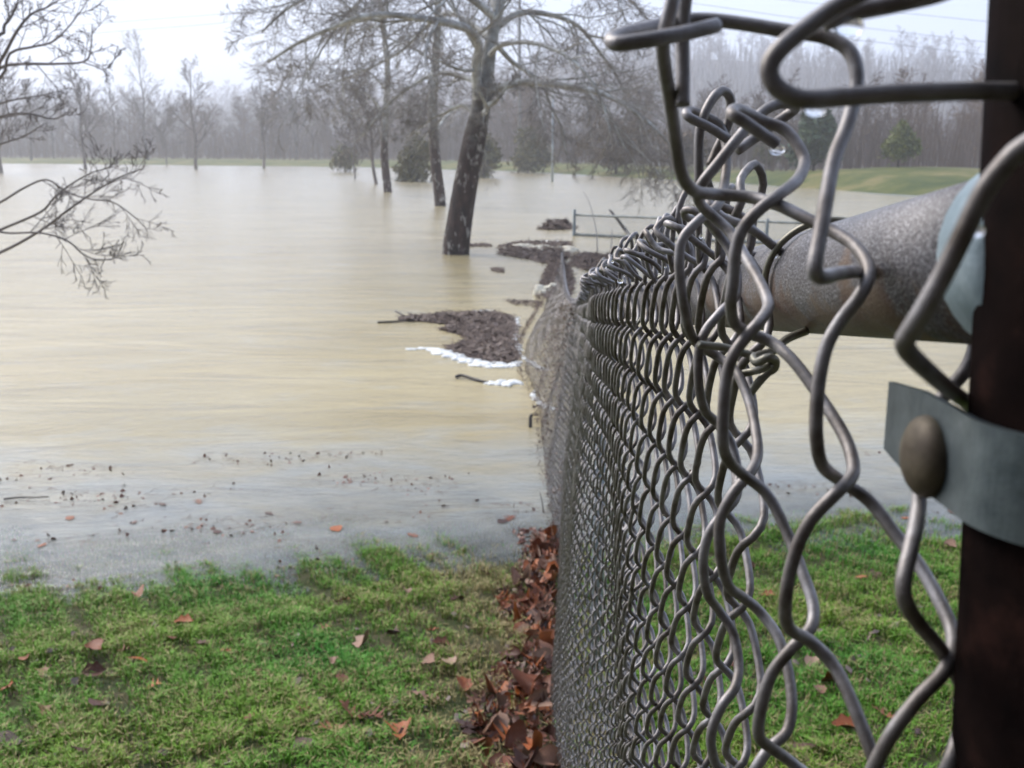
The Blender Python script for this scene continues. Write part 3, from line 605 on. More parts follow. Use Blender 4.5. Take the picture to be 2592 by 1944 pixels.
def wires(yc, par, ppt, sides):
    """yc: column centres; par: 0/1 phase"""
    N = len(yc); rng = np.random.default_rng(int(yc[0] * 1000))
    zt, zb = ztop(yc), zbot(yc); xt, xb = itp(yc, XT), itp(yc, XB)
    L = np.sqrt((zt - zb) ** 2 + (xt - xb) ** 2)
    turns = np.round(L.max() / PITCHV * 2) / 2
    n = int(turns * 2 * ppt) + 1
    arc = np.linspace(0, 1, n)[None] * np.ones((N, 1))
    th = 2 * math.pi * arc * (np.round(L / PITCHV)[:, None]) + math.pi * par[:, None]
    tri = 2 / math.pi * np.arcsin(np.cos(th)); ya = (COLS / 2 + WR * 1.0) * (0.7 * tri + 0.3 * np.cos(th))
    xa = -0.0055 * np.tanh(2.0 * np.sin(th)) / math.tanh(2.0)
    s = arc
    sag = (0.009 * np.sin(yc * 2.1) + 0.007 * np.sin(yc * 5.3 + 1))[:, None] * np.sin(s * math.pi) + 0.0025 * np.sin(s * 9 + yc[:, None] * 6)
    y = yc[:, None] + ya + 0.006 * np.sin(yc * 3.0)[:, None] * np.sin(s * 5) + rng.normal(0, 0.0008, (N, 1))
    x = xb[:, None] + (xt - xb)[:, None] * s + xa + sag
    z = zb[:, None] + (zt - zb)[:, None] * s - 0.012 * s - 0.0024 * np.cos(th)
    P_ = np.stack([x, y, z], -1)
    # knuckled selvage on top: every other wire makes an upright loop, its neighbour hooks round it
    kn = []
    for i in range(N):
        e = P_[i, -1]; j = rng.normal(0, 0.0013, (8, 3)); h = rng.uniform(0.8, 1.2)
        if par[i] == 0:
            q = [[-.002, -.004, .010], [-.004, -.006, .022 * h], [-.001, -.004, .032 * h], [.004, .004, .035 * h], [.006, .011, .028 * h], [.006, .015, .014], [.005, .017, .002]]
        else:
            q = [[.000, .004, .008], [-.004, .006, .014], [-.013, .000, .019 * h], [-.017, -.008, .019], [-.013, -.014, .015], [-.002, -.016, .009], [.009, -.013, .001]]
        kn.append(spline(np.vstack([P_[i, -2], e, e + (np.array(q) + j[:7]) * 1.05]), 3)[4:])
    P_ = np.concatenate([P_, np.array(kn)], 1)
    return P_, np.full(P_.shape[:2], WR), sides
yall = 0.362 + COLS * np.cumsum(np.random.default_rng(3).uniform(0.75, 1.25, int((20.5 - 0.362) / COLS))); par = np.arange(len(yall)) % 2
NOBJ = 150
seg = [(0, 50, 10, 9), (50, NOBJ, 6, 6)]
for a0, a1, ppt, sd_ in seg:
    Pw, Rw, _ = wires(yall[a0:a1], par[a0:a1], ppt, sd_)
    for i in range(len(Pw)):
        obj('wire', tubes(Pw[i:i + 1], Rw[i:i + 1], sd_), M['wire'], FENCE)
gs = []
for a0, a1, ppt, sd_ in [(NOBJ, 230, 5, 4), (230, 330, 4, 3), (330, 450, 4, 3), (450, 600, 4, 3), (600, len(yall), 4, 3)]:
    Pw, Rw, _ = wires(yall[a0:a1], par[a0:a1], ppt, sd_); gs.append(tubes(Pw, Rw * 1.0, sd_, False))
o = obj('woven_wire', join(gs), M['wire'], FENCE); o['kind'] = 'stuff'; o['label'] = 'far run of mesh sagging into the flood'

# nearest strands, bent and pulled loose from the post (pixel notes: x, y, depth)
def strand(pts, extend=None):
    p = np.array([PN(*q) for q in pts])
    if extend:
        e = p[-1]; dr = extend; zb = float(gh(e[0], e[1])) + 0.02; k = 0; q = []
        h = e[2]
        while h > zb + 0.04:
            h -= PITCHV / 4; k += 1
            ph = k * math.pi / 2
            q.append([e[0] + 0.004 * math.cos(ph) * dr, e[1] + 0.0125 * math.sin(ph) * dr + 0.0, h])
        p = np.vstack([p, q])
    return spline(p, 6)
def near(pts, extend=None, r=WR):
    sp = strand(pts, extend); return obj('wire', tube(sp, r, 12), M['wire'], FENCE)
# strand joining the post, with the loose end hooked over above the picture
near([(2085, 58, .300), (2120, 44, .300), (2170, 28, .300), (2260, 10, .300), (2380, -18, .298), (2440, -50, .296), (2420, -85, .293), (2340, -80, .290), (2250, -50, .290), (2157, -6, .290), (2093, 32, .290), (2019, 86, .289), (1965, 136, .288), (1947, 178, .288), (1962, 217, .288), (1999, 242, .288), (2044, 252, .288), (2118, 247, .289), (2241, 238, .290), (2390, 233, .293), (2489, 231, .297), (2570, 230, .305)])
# strand crossing in front of the post
near([(2720, 300, .250), (2592, 372, .256), (2545, 415, .258), (2498, 474, .260), (2465, 535, .262), (2434, 602, .264), (2395, 680, .267), (2350, 765, .270), (2305, 838, .275), (2290, 868, .279), (2305, 898, .288), (2360, 950, .310), (2402, 985, .335), (2450, 1020, .37), (2500, 1060, .40)])
# first full strand
near([(1729, 268, .392), (1729, 200, .392), (1728, 110, .392), (1732, 20, .390), (1740, -40, .386), (1738, -85, .380), (1722, -95, .374), (1708, -60, .371), (1702, 0, .371), (1690, 55, .373), (1678, 111, .377), (1684, 180, .385), (1695, 247, .395), (1713, 371, .412), (1722, 425, .42), (1738, 465, .43), (1765, 486, .445), (1809, 492, .46), (1895, 499, .46), (1970, 519, .45), (2044, 555, .44), (2103, 583, .432), (2157, 616, .422), (2192, 660, .412), (2199, 697, .405), (2178, 746, .402), (2128, 812, .405), (2095, 870, .405), (2076, 945, .405), (2067, 1030, .405), (2067, 1110, .406), (2082, 1178, .412), (2132, 1220, .422), (2200, 1268, .424), (2265, 1350, .415), (2326, 1430, .405), (2372, 1510, .395), (2408, 1590, .385), (2410, 1650, .377), (2385, 1705, .372), (2330, 1762, .370), (2272, 1835, .370), (2233, 1900, .372), (2200, 1965, .378)], 1)
# second strand with its hooked end at top left
near([(1815, 64, .372), (1750, 80, .366), (1680, 94, .361), (1600, 107, .358), (1562, 110, .359), (1548, 102, .364), (1572, 88, .374), (1640, 70, .384), (1720, 54, .394), (1790, 50, .396), (1880, 60, .394), (1994, 79, .390), (2085, 93, .384), (2145, 124, .380), (2167, 173, .378), (2165, 237, .377), (2143, 321, .374), (2112, 400, .368), (2093, 494, .360), (2076, 593, .352), (2063, 665, .347), (2066, 694, .348), (2085, 702, .353), (2123, 692, .375), (2192, 687, .425), (2241, 698, .44), (2316, 729, .438), (2390, 766, .425), (2440, 805, .41), (2468, 865, .402), (2445, 935, .402), (2390, 1000, .403), (2345, 1080, .402), (2328, 1180, .388), (2327, 1262, .372), (2318, 1330, .362), (2303, 1397, .354), (2287, 1475, .349), (2295, 1530, .350), (2330, 1583, .358), (2372, 1632, .372), (2410, 1690, .385), (2440, 1760, .385), (2430, 1850, .375), (2390, 1960, .368)], 1)
# third strand, hook end with a drop
near([(1965, 364, .452), (1920, 333, .448), (1881, 306, .446), (1856, 291, .447), (1853, 281, .453), (1866, 277, .460), (1893, 288, .468), (1935, 309, .474), (1975, 322, .474), (2004, 346, .472), (2030, 388, .468), (2035, 420, .464), (2016, 458, .456), (1970, 494, .448), (1920, 533, .446), (1883, 575, .446), (1863, 630, .447), (1855, 717, .45), (1850, 765, .453), (1858, 815, .462), (1892, 842, .472), (1952, 866, .474), (2012, 918, .462), (2087, 1022, .445), (2140, 1110, .43), (2160, 1180, .418), (2150, 1215, .412), (2117, 1248, .408), (2050, 1320, .408), (2009, 1412, .41), (1988, 1525, .414), (1998, 1590, .422), (2050, 1622, .432), (2110, 1684, .430), (2162, 1790, .42), (2215, 1930, .412), (2235, 1990, .41)], -1)
# fourth strand
near([(1866, 381, .530), (1930, 336, .535), (1984, 297, .537), (2012, 276, .532), (2003, 263, .524), (1960, 266, .518), (1915, 297, .514), (1866, 352, .510), (1816, 415, .508), (1780, 460, .508), (1766, 492, .512), (1776, 520, .520), (1805, 548, .526), (1850, 590, .522), (1886, 650, .508), (1920, 709, .492), (1942, 758, .478), (1942, 785, .470), (1920, 817, .464), (1893, 848, .462), (1858, 896, .462), (1840, 950, .464), (1832, 1022, .466), (1830, 1120, .470), (1845, 1166, .478), (1880, 1200, .488), (1945, 1256, .492), (1997, 1360, .485), (2028, 1440, .475), (2056, 1520, .466), (2058, 1572, .460), (2040, 1606, .456), (2005, 1640, .454), (1952, 1708, .455), (1925, 1800, .458), (1922, 1865, .463), (1955, 1895, .472), (2012, 1937, .478), (2050, 1990, .474)], -1)
# fifth strand
near([(1841, 351, .580), (1797, 323, .574), (1750, 300, .570), (1737, 287, .573), (1750, 281, .582), (1797, 300, .592), (1824, 322, .596), (1838, 370, .594), (1838, 425, .586), (1831, 478, .572), (1815, 522, .560), (1772, 555, .554), (1732, 598, .552), (1720, 640, .552), (1721, 700, .554), (1731, 775, .558), (1747, 840, .566), (1772, 876, .578), (1815, 902, .584), (1862, 940, .574), (1895, 1012, .555), (1914, 1097, .535), (1917, 1155, .522), (1898, 1198, .512), (1856, 1248, .508), (1822, 1322, .510), (1826, 1420, .514), (1846, 1485, .522), (1880, 1512, .532), (1925, 1550, .536), (1975, 1625, .526), (2003, 1750, .512), (1995, 1845, .504), (1945, 1897, .500), (1905, 1960, .502)], 1)
# sixth strand with the upright loop
near([(1797, 420, .60), (1816, 376, .60), (1841, 321, .598), (1850, 277, .594), (1846, 244, .589), (1828, 230, .584), (1806, 247, .580), (1782, 292, .578), (1770, 341, .578), (1769, 420, .580), (1771, 494, .584), (1785, 545, .592), (1815, 585, .602), (1850, 640, .600), (1866, 700, .590), (1860, 752, .580), (1825, 790, .572), (1785, 840, .570), (1768, 900, .571), (1770, 980, .574), (1785, 1040, .582), (1815, 1070, .592), (1850, 1120, .592), (1868, 1200, .584), (1862, 1260, .574), (1830, 1300, .568), (1795, 1350, .567), (1780, 1420, .570), (1790, 1500, .576), (1820, 1545, .586), (1855, 1600, .584), (1870, 1680, .576), (1860, 1740, .568), (1825, 1790, .564), (1800, 1860, .566), (1810, 1930, .572), (1840, 1975, .578)], -1)

# terminal post, rail, fittings
def plan(z, x): return np.array([x, 0.325, z])
pa, pb_ = plan(CAM_Z + 0.26, 0.1695), plan(CAM_Z - 1.38, 0.1695 + 0.0457 * 1.64)
pdir = (cs(pb_) - cs(pa)); pdir /= -pdir[2]; pfoot = cs(pa) + pdir * (cs(pa)[2] - float(gh(.12, .2)) + 0.3)
obj('terminal_post', tube([pfoot, pfoot * .5 + cs(pa) * .5, cs(pa)], 0.0365 * NEAR, 40), M['post'], FENCE)
obj('post_cap', blob(cs(pa), 0.040 * NEAR, 0.040 * NEAR, 0.022 * NEAR, 24, 8), M['fitting'], FENCE)
ry = np.concatenate([np.linspace(0.201, 2.9, 30), np.linspace(3.1, 20.5, 60)])
RX = [(.2, .107), (.36, .110), (.68, .1195), (1.3, .15), (3.0, .262), (20.5, .962)]
rail = np.stack([itp(ry, RX), ry, ztop(ry) - 0.024], -1)
obj('top_rail', tube(rail, 0.0189, 32), M['rail'], FENCE)
# rail end cup with its rolled lip
dr = rail[1] - rail[0]; dr /= np.linalg.norm(dr)
c0 = rail[0] - dr * 0.006
cup = [c0, c0 + dr * .002, c0 + dr * .013, c0 + dr * .018, c0 + dr * .0205]
obj('rail_end', tube(cup, np.array([0.031, 0.0355, 0.0348, 0.0355, 0.0325]) * NEAR, 32), M['fitting'], FENCE)
# line posts
for yk in (3.02, 6.05, 9.1, 12.2, 15.3, 18.4):
    x = 0.164 + 0.04 * (yk - 0.54); zt = float(ztop(yk)) - 0.06
    p = obj('line_post', tube([[x, yk, float(gh(x, yk)) - 0.25], [x, yk, zt]], 0.0185, 16), M['linepost'], FENCE)
    obj('loop_cap', blob((x, yk, zt + 0.02), .026, .026, .022, 14, 8), M['linepost'], p)
# tension band round the post
def band(zc, h):
    c = np.array([pa[0] + (pb_[0] - pa[0]) * (pa[2] - zc) / (pa[2] - pb_[2]), 0.325]); r = 0.0385
    path = [(c[0] - r - .001, 0.392), (c[0] - r - .001, 0.36), (c[0] - r, 0.335)]
    for k in range(1, 49):
        a = math.pi + k * math.pi * 1.05 / 48; path.append((c[0] + r * math.cos(a), c[1] + r * math.sin(a)))
    path += [(c[0] + r, 0.345), (c[0] + r * .4, .385)]
    V, Q = [], []
    t_ = 0.0024
    for k, (x, y) in enumerate(path):
        a = np.array(path[max(k - 1, 0)]); b2 = np.array(path[min(k + 1, len(path) - 1)]); tn = (b2 - a) / np.linalg.norm(b2 - a); nn = np.array([tn[1], -tn[0]])
        hh = h / 2 * (0.78 if k == 0 else 1)
        for (sx, sz) in ((0, -1), (1, -1), (1, 1), (0, 1)):
            V.append([x - nn[0] * t_ * -sx, y - nn[1] * t_ * -sx, zc + hh * sz])
    n = len(path)
    for k in range(n - 1):
        for s in range(4): Q.append((4 * k + s, 4 * k + (s + 1) % 4, 4 * k + 4 + (s + 1) % 4, 4 * k + 4 + s))
    Q.append((0, 3, 2, 1)); Q.append((4 * n - 4, 4 * n - 3, 4 * n - 2, 4 * n - 1))
    b_ = obj('tension_band', (cs(np.array(V)), np.array(Q), None), M['band'], FENCE, smooth_=False)
    bx = c[0] - r - 0.003
    obj('carriage_bolt', join([blob(cs((bx - .001, 0.350, zc - .004)), .0075 * NEAR, .0145 * NEAR, .0145 * NEAR, 20, 12), tube([cs([bx, .350, zc - .004]), cs([bx + .05, .350, zc - .004])], .004 * NEAR, 8)]), M['bolt'], b_)
band(CAM_Z - 0.100, 0.034)
band(CAM_Z - 0.75, 0.034); band(CAM_Z - 1.4, 0.034)
# tie wires round the rail
def tie(yk, knot):
    x, z = float(itp(yk, RX)), float(ztop(yk)) - 0.024; r = 0.0204
    p = [[x + r * math.cos(a), yk + 0.007 * (a - 1.6), z + r * math.sin(a)] for a in np.linspace(-0.9, 3.5, 14)]
    p += knot
    obj('tie_wire', tube(spline(p, 4), 0.00125, 8), M['tie'], FENCE)
kn = [PN(2041, 838, .60), PN(1992, 858, .59), PN(1957, 888, .58), PN(1925, 898, .57), PN(1908, 905, .565), PN(1916, 917, .56), PN(1942, 906, .556), PN(1962, 912, .562), PN(1960, 932, .570), PN(1942, 944, .572), PN(1920, 968, .572), PN(1896, 998, .575)]
tie(0.36, []); obj('tie_wire', tube(spline(kn, 5), 0.00145, 10), M['tie'], FENCE)
obj('tie_wire', tube(spline([PN(1880, 946, .575), PN(1905, 940, .572), PN(1928, 934, .565), PN(1950, 922, .560)], 4), 0.0013, 8), M['tie'], FENCE)
obj('tie_wire', tube(spline([PN(1770, 872, .56), PN(1835, 880, .57), PN(1880, 893, .57), PN(1920, 905, .57)], 4), 0.0013, 8), M['tie'], FENCE)
for yk in (.8, 1.25, 1.9, 2.5): tie(yk, [[float(itp(yk, XT)) + .004, yk, float(ztop(yk)) - .045]])

# water drops hanging from the wires
for px, py, D, r, lab in [(2148, 66, .300, .0030, 'long water drop hanging from the loose wire end at the top'), (2062, 276, .288, .0022, 'flat water drop under the level wire beside the post'), (2466, 585, .268, .0019, 'small water drop on the thick strand crossing the post'), (1966, 378, .452, .0026, 'round water drop at the tip of the hooked wire end'), (1570, 712, 1.02, .0022, 'tiny bright drop on the distant fence knuckles')]:
    c = PN(px, py, D); r *= NEAR; tag(obj('water_drop', blob(c, r * 1.5, r, r, 14, 9), M['drop'], None, origin=c), lab, 'drop')

rng = np.random.default_rng(44); gs = []
Pw, _, _ = wires(yall[:70], par[:70], 10, 6)
for k in range(420):
    i = rng.integers(0, len(Pw)); j = rng.integers(Pw.shape[1] // 3, Pw.shape[1]); r = rng.uniform(.0007, .0012)
    gs.append(blob(Pw[i, j] - [0, 0, WR + r * .3], r, r, r * 1.15, 8, 5))
bd = join(gs); tag(obj('water_beads', bd, M['drop'], None, origin=bd[0].mean(0)), 'tiny rain beads hanging along the fence wires', 'drops', kind='stuff')

# ------------------------------------------------------------------ added dark boarded wall, unseen behind the camera, to shade the near fence
M['boards'] = simple('dark_stained_boards', [(0.3, (0.02, 0.016, 0.014)), (0.7, (0.045, 0.036, 0.03))], 6, 0.7, 0, (40, 0.4, 0.004))
def slab(x0, x1, y0, y1, z0, z1):
    V = np.array([[x, y, z] for x in (x0, x1) for y in (y0, y1) for z in (z0, z1)], float)
    return V, np.array([(0, 1, 3, 2), (4, 6, 7, 5), (0, 4, 5, 1), (2, 3, 7, 6), (0, 2, 6, 4), (1, 5, 7, 3)]), None
hroot = empty('shade_wall', (0.5, -1.0, 0.8)); tag(hroot, 'added wall of dark boards with a low overhang, out of view, shading the near fence', 'shade_wall')
for k in range(16): obj('shade_board', slab(-4.2, 5.2, -1.12, -1.08 + 0.012 * (k % 2), 0.5 + 0.2 * k, 0.695 + 0.2 * k), M['boards'], hroot, smooth_=False)
obj('shade_eave', slab(-4.6, 5.6, -2.6, -0.45, 3.72, 3.80), M['boards'], hroot, smooth_=False)

# ------------------------------------------------------------------ debris, foam and sticks on the water
def inside(pt, poly):
    x, y = pt[:, 0], pt[:, 1]; c = np.zeros(len(pt), bool); n = len(poly)
    for k in range(n):
        x1, y1 = poly[k]; x2, y2 = poly[(k + 1) % n]
        hit = ((y1 > y) != (y2 > y)) & (x < (x2 - x1) * (y - y1) / (y2 - y1 + 1e-12) + x1); c ^= hit
    return c
def bits(pts, rng, L=(.02, .09), r=.002, flat=0.35, tilt=0.25):
    n = len(pts); az = rng.uniform(0, 2 * math.pi, n); el = rng.normal(0, tilt, n); l = rng.uniform(*L, n)
    d = np.stack([np.cos(az) * np.cos(el), np.sin(az) * np.cos(el), np.sin(el)], 1) * l[:, None] / 2
    k = rng.uniform(0, 1, n) < flat
    A = np.stack([pts - d, pts + rng.normal(0, .15, (n, 3)) * l[:, None] * .3, pts + d], 1)
    gs = []
    if (~k).any(): gs.append(tubes(A[~k], np.full((int((~k).sum()), 3), r) * rng.uniform(.5, 1.6, ((~k).sum(), 1)), 3, False))
    if k.any():
        p = pts[k]; d2 = d[k] * 0.6; s = np.cross(d2, [0, 0, 1.]); s = s * rng.uniform(.3, .8, (len(p), 1)); s[:, 2] += rng.normal(0, .008, len(p))
        V = np.stack([p - d2, p + s, p + d2, p - s], 1).reshape(-1, 3); gs.append((V, np.arange(len(V)).reshape(-1, 4), None))
    return join(gs)
def raft(name, label, poly_px, n, hh, seed, conv, L=(.03, .14), r=.003, cell=0.05, sticks=()):
    poly = np.array([conv(*q)[:2] for q in poly_px]); rng = np.random.default_rng(seed)
    lo, hi = poly.min(0), poly.max(0); c = np.array([*poly.mean(0), 0.0])
    pts = rng.uniform(lo, hi, (n * 3, 2)); pts = pts[inside(pts, poly)][:n]
    # distance to the outline
    def edge(p):
        d = np.full(len(p), 1e9)
        for k in range(len(poly)):
            a, b = poly[k], poly[(k + 1) % len(poly)]; t = np.clip(((p - a) @ (b - a)) / ((b - a) @ (b - a) + 1e-9), 0, 1)
            d = np.minimum(d, np.linalg.norm(p - a - t[:, None] * (b - a), axis=1))
        return d
    H = lambda p: hh * smooth(-0.02, 0.25, edge(p)) * (0.65 + 0.45 * wob(p[:, 0], p[:, 1], 9.0, seed))
    root = empty(name, c); tag(root, label, 'debris')
    xs_ = np.arange(lo[0], hi[0] + cell, cell); ys_ = np.arange(lo[1], hi[1] + cell, cell)
    X, Y = np.meshgrid(xs_, ys_); W = len(xs_); i = (np.arange(len(ys_) - 1)[:, None] * W + np.arange(W - 1)[None]).ravel()
    g2 = np.stack([X.ravel(), Y.ravel()], 1); ctr = g2[i] + cell / 2; ok = inside(ctr, poly); i = i[ok]
    if len(i) and hh > .012:
        z = H(g2) * 0.5 + 0.004 + rng.normal(0, .006, len(g2)) * (hh > .02)
        obj('mat', (np.column_stack([g2, z]), np.stack([i, i + 1, i + W + 1, i + W], 1), None), M['debris'], root)
    p3 = np.column_stack([pts, H(pts) + rng.uniform(0.002, .02, len(pts))])
    o = obj('litter', bits(p3, rng, L, r), M['debris'], root); o['kind'] = 'stuff'
    for s in sticks: obj('stick', tube(spline([np.array([*conv(x, y)[:2], z]) for x, y, z in s], 3), np.linspace(.014, .005, (len(s) - 1) * 3 + 1), 6), M['stick'], root)
    return root
def z5(x, y): return G(850 + 0.42194 * x, 550 + 0.42194 * y)
raft('debris_raft', 'brown raft of twigs and leaves piled in the water left of the leaning mesh', [(380, 605), (560, 590), (780, 575), (960, 575), (1060, 600), (1085, 680), (1060, 760), (1100, 840), (1060, 875), (960, 880), (860, 860), (740, 830), (650, 785), (720, 770), (800, 730), (720, 700), (620, 675), (700, 650), (560, 630), (400, 625)], 6000, 0.04, 71, z5, L=(.04, .22), r=.0022, sticks=[[(250, 635, .01), (420, 628, .015), (620, 610, .03)], [(360, 590, .05), (440, 612, .02), (520, 622, .015)]])
raft('debris_raft', 'far wedge of dark debris right of the leaning sycamore base', [(985, 172), (1180, 158), (1330, 160), (1400, 150), (1390, 250), (1300, 292), (1200, 262), (1090, 240), (985, 225)], 2200, 0.08, 72, z5, L=(.05, .3), r=.006, cell=.12)
raft('debris_raft', 'dark debris heap spreading right of the fence before the drowned fence', [(1430, 228), (1560, 232), (1740, 268), (1745, 318), (1600, 330), (1500, 318), (1430, 290)], 1800, 0.10, 73, z5, L=(.05, .3), r=.006, cell=.12, sticks=[[(1570, 250, .05), (1560, 190, .35), (1520, 130, .75), (1480, 105, .95)], [(1650, 262, .1), (1655, 200, .4)]])
raft('debris_raft', 'dark debris lodged along the leaning mesh before its far end', [(1290, 290), (1400, 280), (1420, 380), (1410, 470), (1300, 490), (1195, 462), (1245, 380)], 2200, 0.08, 74, z5, L=(.04, .2), r=.005, cell=.1)
raft('debris_mound', 'small dark mound beside the corner of the drowned fence', [(1215, 72), (1290, 58), (1400, 55), (1440, 66), (1380, 76), (1280, 78)], 900, 0.20, 75, z5, L=(.06, .3), r=.008, cell=.12)
raft('debris_strip', 'thin strip of litter drifting before the leaning sycamore base', [(800, 160), (930, 162), (930, 178), (800, 176)], 160, 0.01, 76, z5, L=(.05, .2), r=.005, cell=.2)
raft('debris_strip', 'small dark litter patch drifting between trunk and leaning mesh', [(930, 305), (1010, 308), (1010, 335), (940, 330)], 120, 0.01, 77, z5, L=(.04, .12), r=.004, cell=.2)
raft('debris_strip', 'faint drifting litter just above the brown raft', [(1000, 495), (1130, 500), (1250, 510), (1230, 540), (1080, 530)], 220, 0.008, 78, z5, L=(.03, .1), r=.003, cell=.3)
def foam(label, line, w, seed, mat='foam', h=.02):
    rng = np.random.default_rng(seed); L = spline([z5(x, y) for x, y in line], 10); gs = []
    n = int(np.linalg.norm(np.diff(L, axis=0), axis=1).sum() / (w * 0.07)) + 10
    for k in range(n):
        t = rng.uniform(0, len(L) - 1.001); i = int(t); p = L[i] + (L[i + 1] - L[i]) * (t - i); taper = 0.35 + 0.65 * math.sin(math.pi * min(max(t / len(L), .04), .96))
        r = w * rng.uniform(.08, .42) * taper
        gs.append(blob(p + [rng.normal(0, w * .42 * taper), rng.normal(0, w * .42 * taper), .003], r * rng.uniform(1, 2.2), r, h * rng.uniform(.5, 1.2) * taper, 7, 5, .12, rng))
    c = L[len(L) // 2]
    tag(obj('foam', join(gs), M[mat], None, origin=c), label, 'foam', kind='stuff')
foam('white foam line curling along the front of the brown raft', [(440, 795), (540, 790), (620, 805), (700, 835), (780, 860), (880, 885), (980, 897), (1060, 890), (1100, 865)], 0.10, 81)
foam('white foam behind the near drifting stick', [(900, 998), (980, 1000), (1050, 998), (1095, 995)], 0.09, 82)
foam('white foam between the brown raft and the mesh', [(1090, 600), (1070, 660), (1055, 720), (1070, 770), (1100, 830)], 0.06, 83, h=.01)
foam('small white foam streak on top edge of the brown raft', [(780, 577), (860, 568), (960, 568)], 0.07, 84)
foam('tan foam pocket in the far debris wedge, left one', [(1060, 190), (1110, 192), (1160, 205)], 0.42, 85, 'foam_tan', .1)
foam('tan foam pocket in the far debris wedge, right one', [(1230, 215), (1290, 205), (1350, 205)], 0.42, 86, 'foam_tan', .1)
foam('pale foam streak behind the far debris wedge', [(1190, 158), (1260, 155), (1310, 152)], 0.2, 87, 'foam', .04)
foam('tan foam patch at the left tip of the lodged debris', [(1240, 470), (1300, 462)], 0.16, 88, 'foam_tan', .13)
foam('white foam caught at the foot of the leaning mesh', [(1190, 1040), (1185, 1080), (1250, 1130), (1300, 1150), (1350, 1160)], 0.03, 89, h=.008)
foam('white froth at the lower end of the mesh belly', [(1110, 830), (1150, 860), (1230, 910), (1300, 915)], 0.03, 90, h=.008)
def stick(label, pts, r0, r1, mat='stick'):
    p = [np.array([*z5(x, y)[:2], z]) for x, y, z in pts]; c = p[0] * [1, 1, 0]
    tag(obj('stick', tube(spline(p, 4), np.linspace(r0, r1, (len(p) - 1) * 4 + 1), 7), M[mat], None, origin=c), label, 'stick')
stick('dark stick drifting in front of the near foam streak', [(720, 968, .015), (760, 966, .025), (860, 988, .012), (950, 1000, .005)], .016, .01)
stick('short black stub standing out of the water near the fence', [(1165, 1262, -.08), (1167, 1258, .03), (1168, 1255, .07), (1180, 1254, .085)], .014, .012)
stick('dark branch leaning out of the water before the drowned fence', [(1780, 112, -.1), (1740, 95, .05), (1690, 95, .30), (1640, 92, .52)], .05, .025)
stick('thin floating branch at the left edge of the near shallows', [(-1990, 1700, .01), (-1880, 1695, .015), (-1800, 1702, .02), (-1720, 1697, .02)], .006, .003)
stick('thin bare twig poking up beside the tip of the leaf drift', [(1250, 1778, -.02), (1238, 1762, .05), (1222, 1745, .09)], .004, .002)

# litter caught in the leaning mesh
rng = np.random.default_rng(91); pts = []
for k in range(3600):
    y = rng.uniform(4.7, 19.0); zt, zb, xt, xb = float(ztop(y)), 0.0, float(itp(y, XT)), float(itp(y, XB))
    s = abs(rng.normal(0, 0.35)) if y > 8.9 else rng.uniform(0, 1) ** 1.6
    if 8.7 < y < 12.6: s = abs(rng.normal(0, .06)) if rng.uniform() < .45 else 2
    if s > 1: continue
    pts.append([xb + (xt - xb) * s + rng.normal(0, .012), y, max(zb, 0.005) + (zt - zb) * s])
pts = np.array(pts)
tag(obj('caught_litter', bits(pts, rng, (.015, .06), .0018, .3, .6), M['debris'], None, origin=pts.mean(0)), 'brown litter clinging to the leaning mesh above the water', 'debris', kind='stuff')
# fine scraps floating on the shallows
rng = np.random.default_rng(92); pts = []
while len(pts) < 1300:
    x = rng.uniform(-3.0, 2.6); y = rng.uniform(4.2, 6.4); h = float(gh(x, y))
    if h > -0.004 or h < -0.19: continue
    if 0.8 * wob(np.array(x * .6), np.array(y * 1.6), 4.0, 8) + rng.normal(0, .25) < (0.30 if x < -0.3 else 0.55): continue
    pts.append([x, y, 0.004])
pts = np.array(pts)
tag(obj('floating_scraps', bits(pts, rng, (.008, .06), .0007, .35, .02), M['litter'], None, origin=pts.mean(0)), 'scraps of leaf and twig floating on the shallow edge', 'debris', kind='stuff')

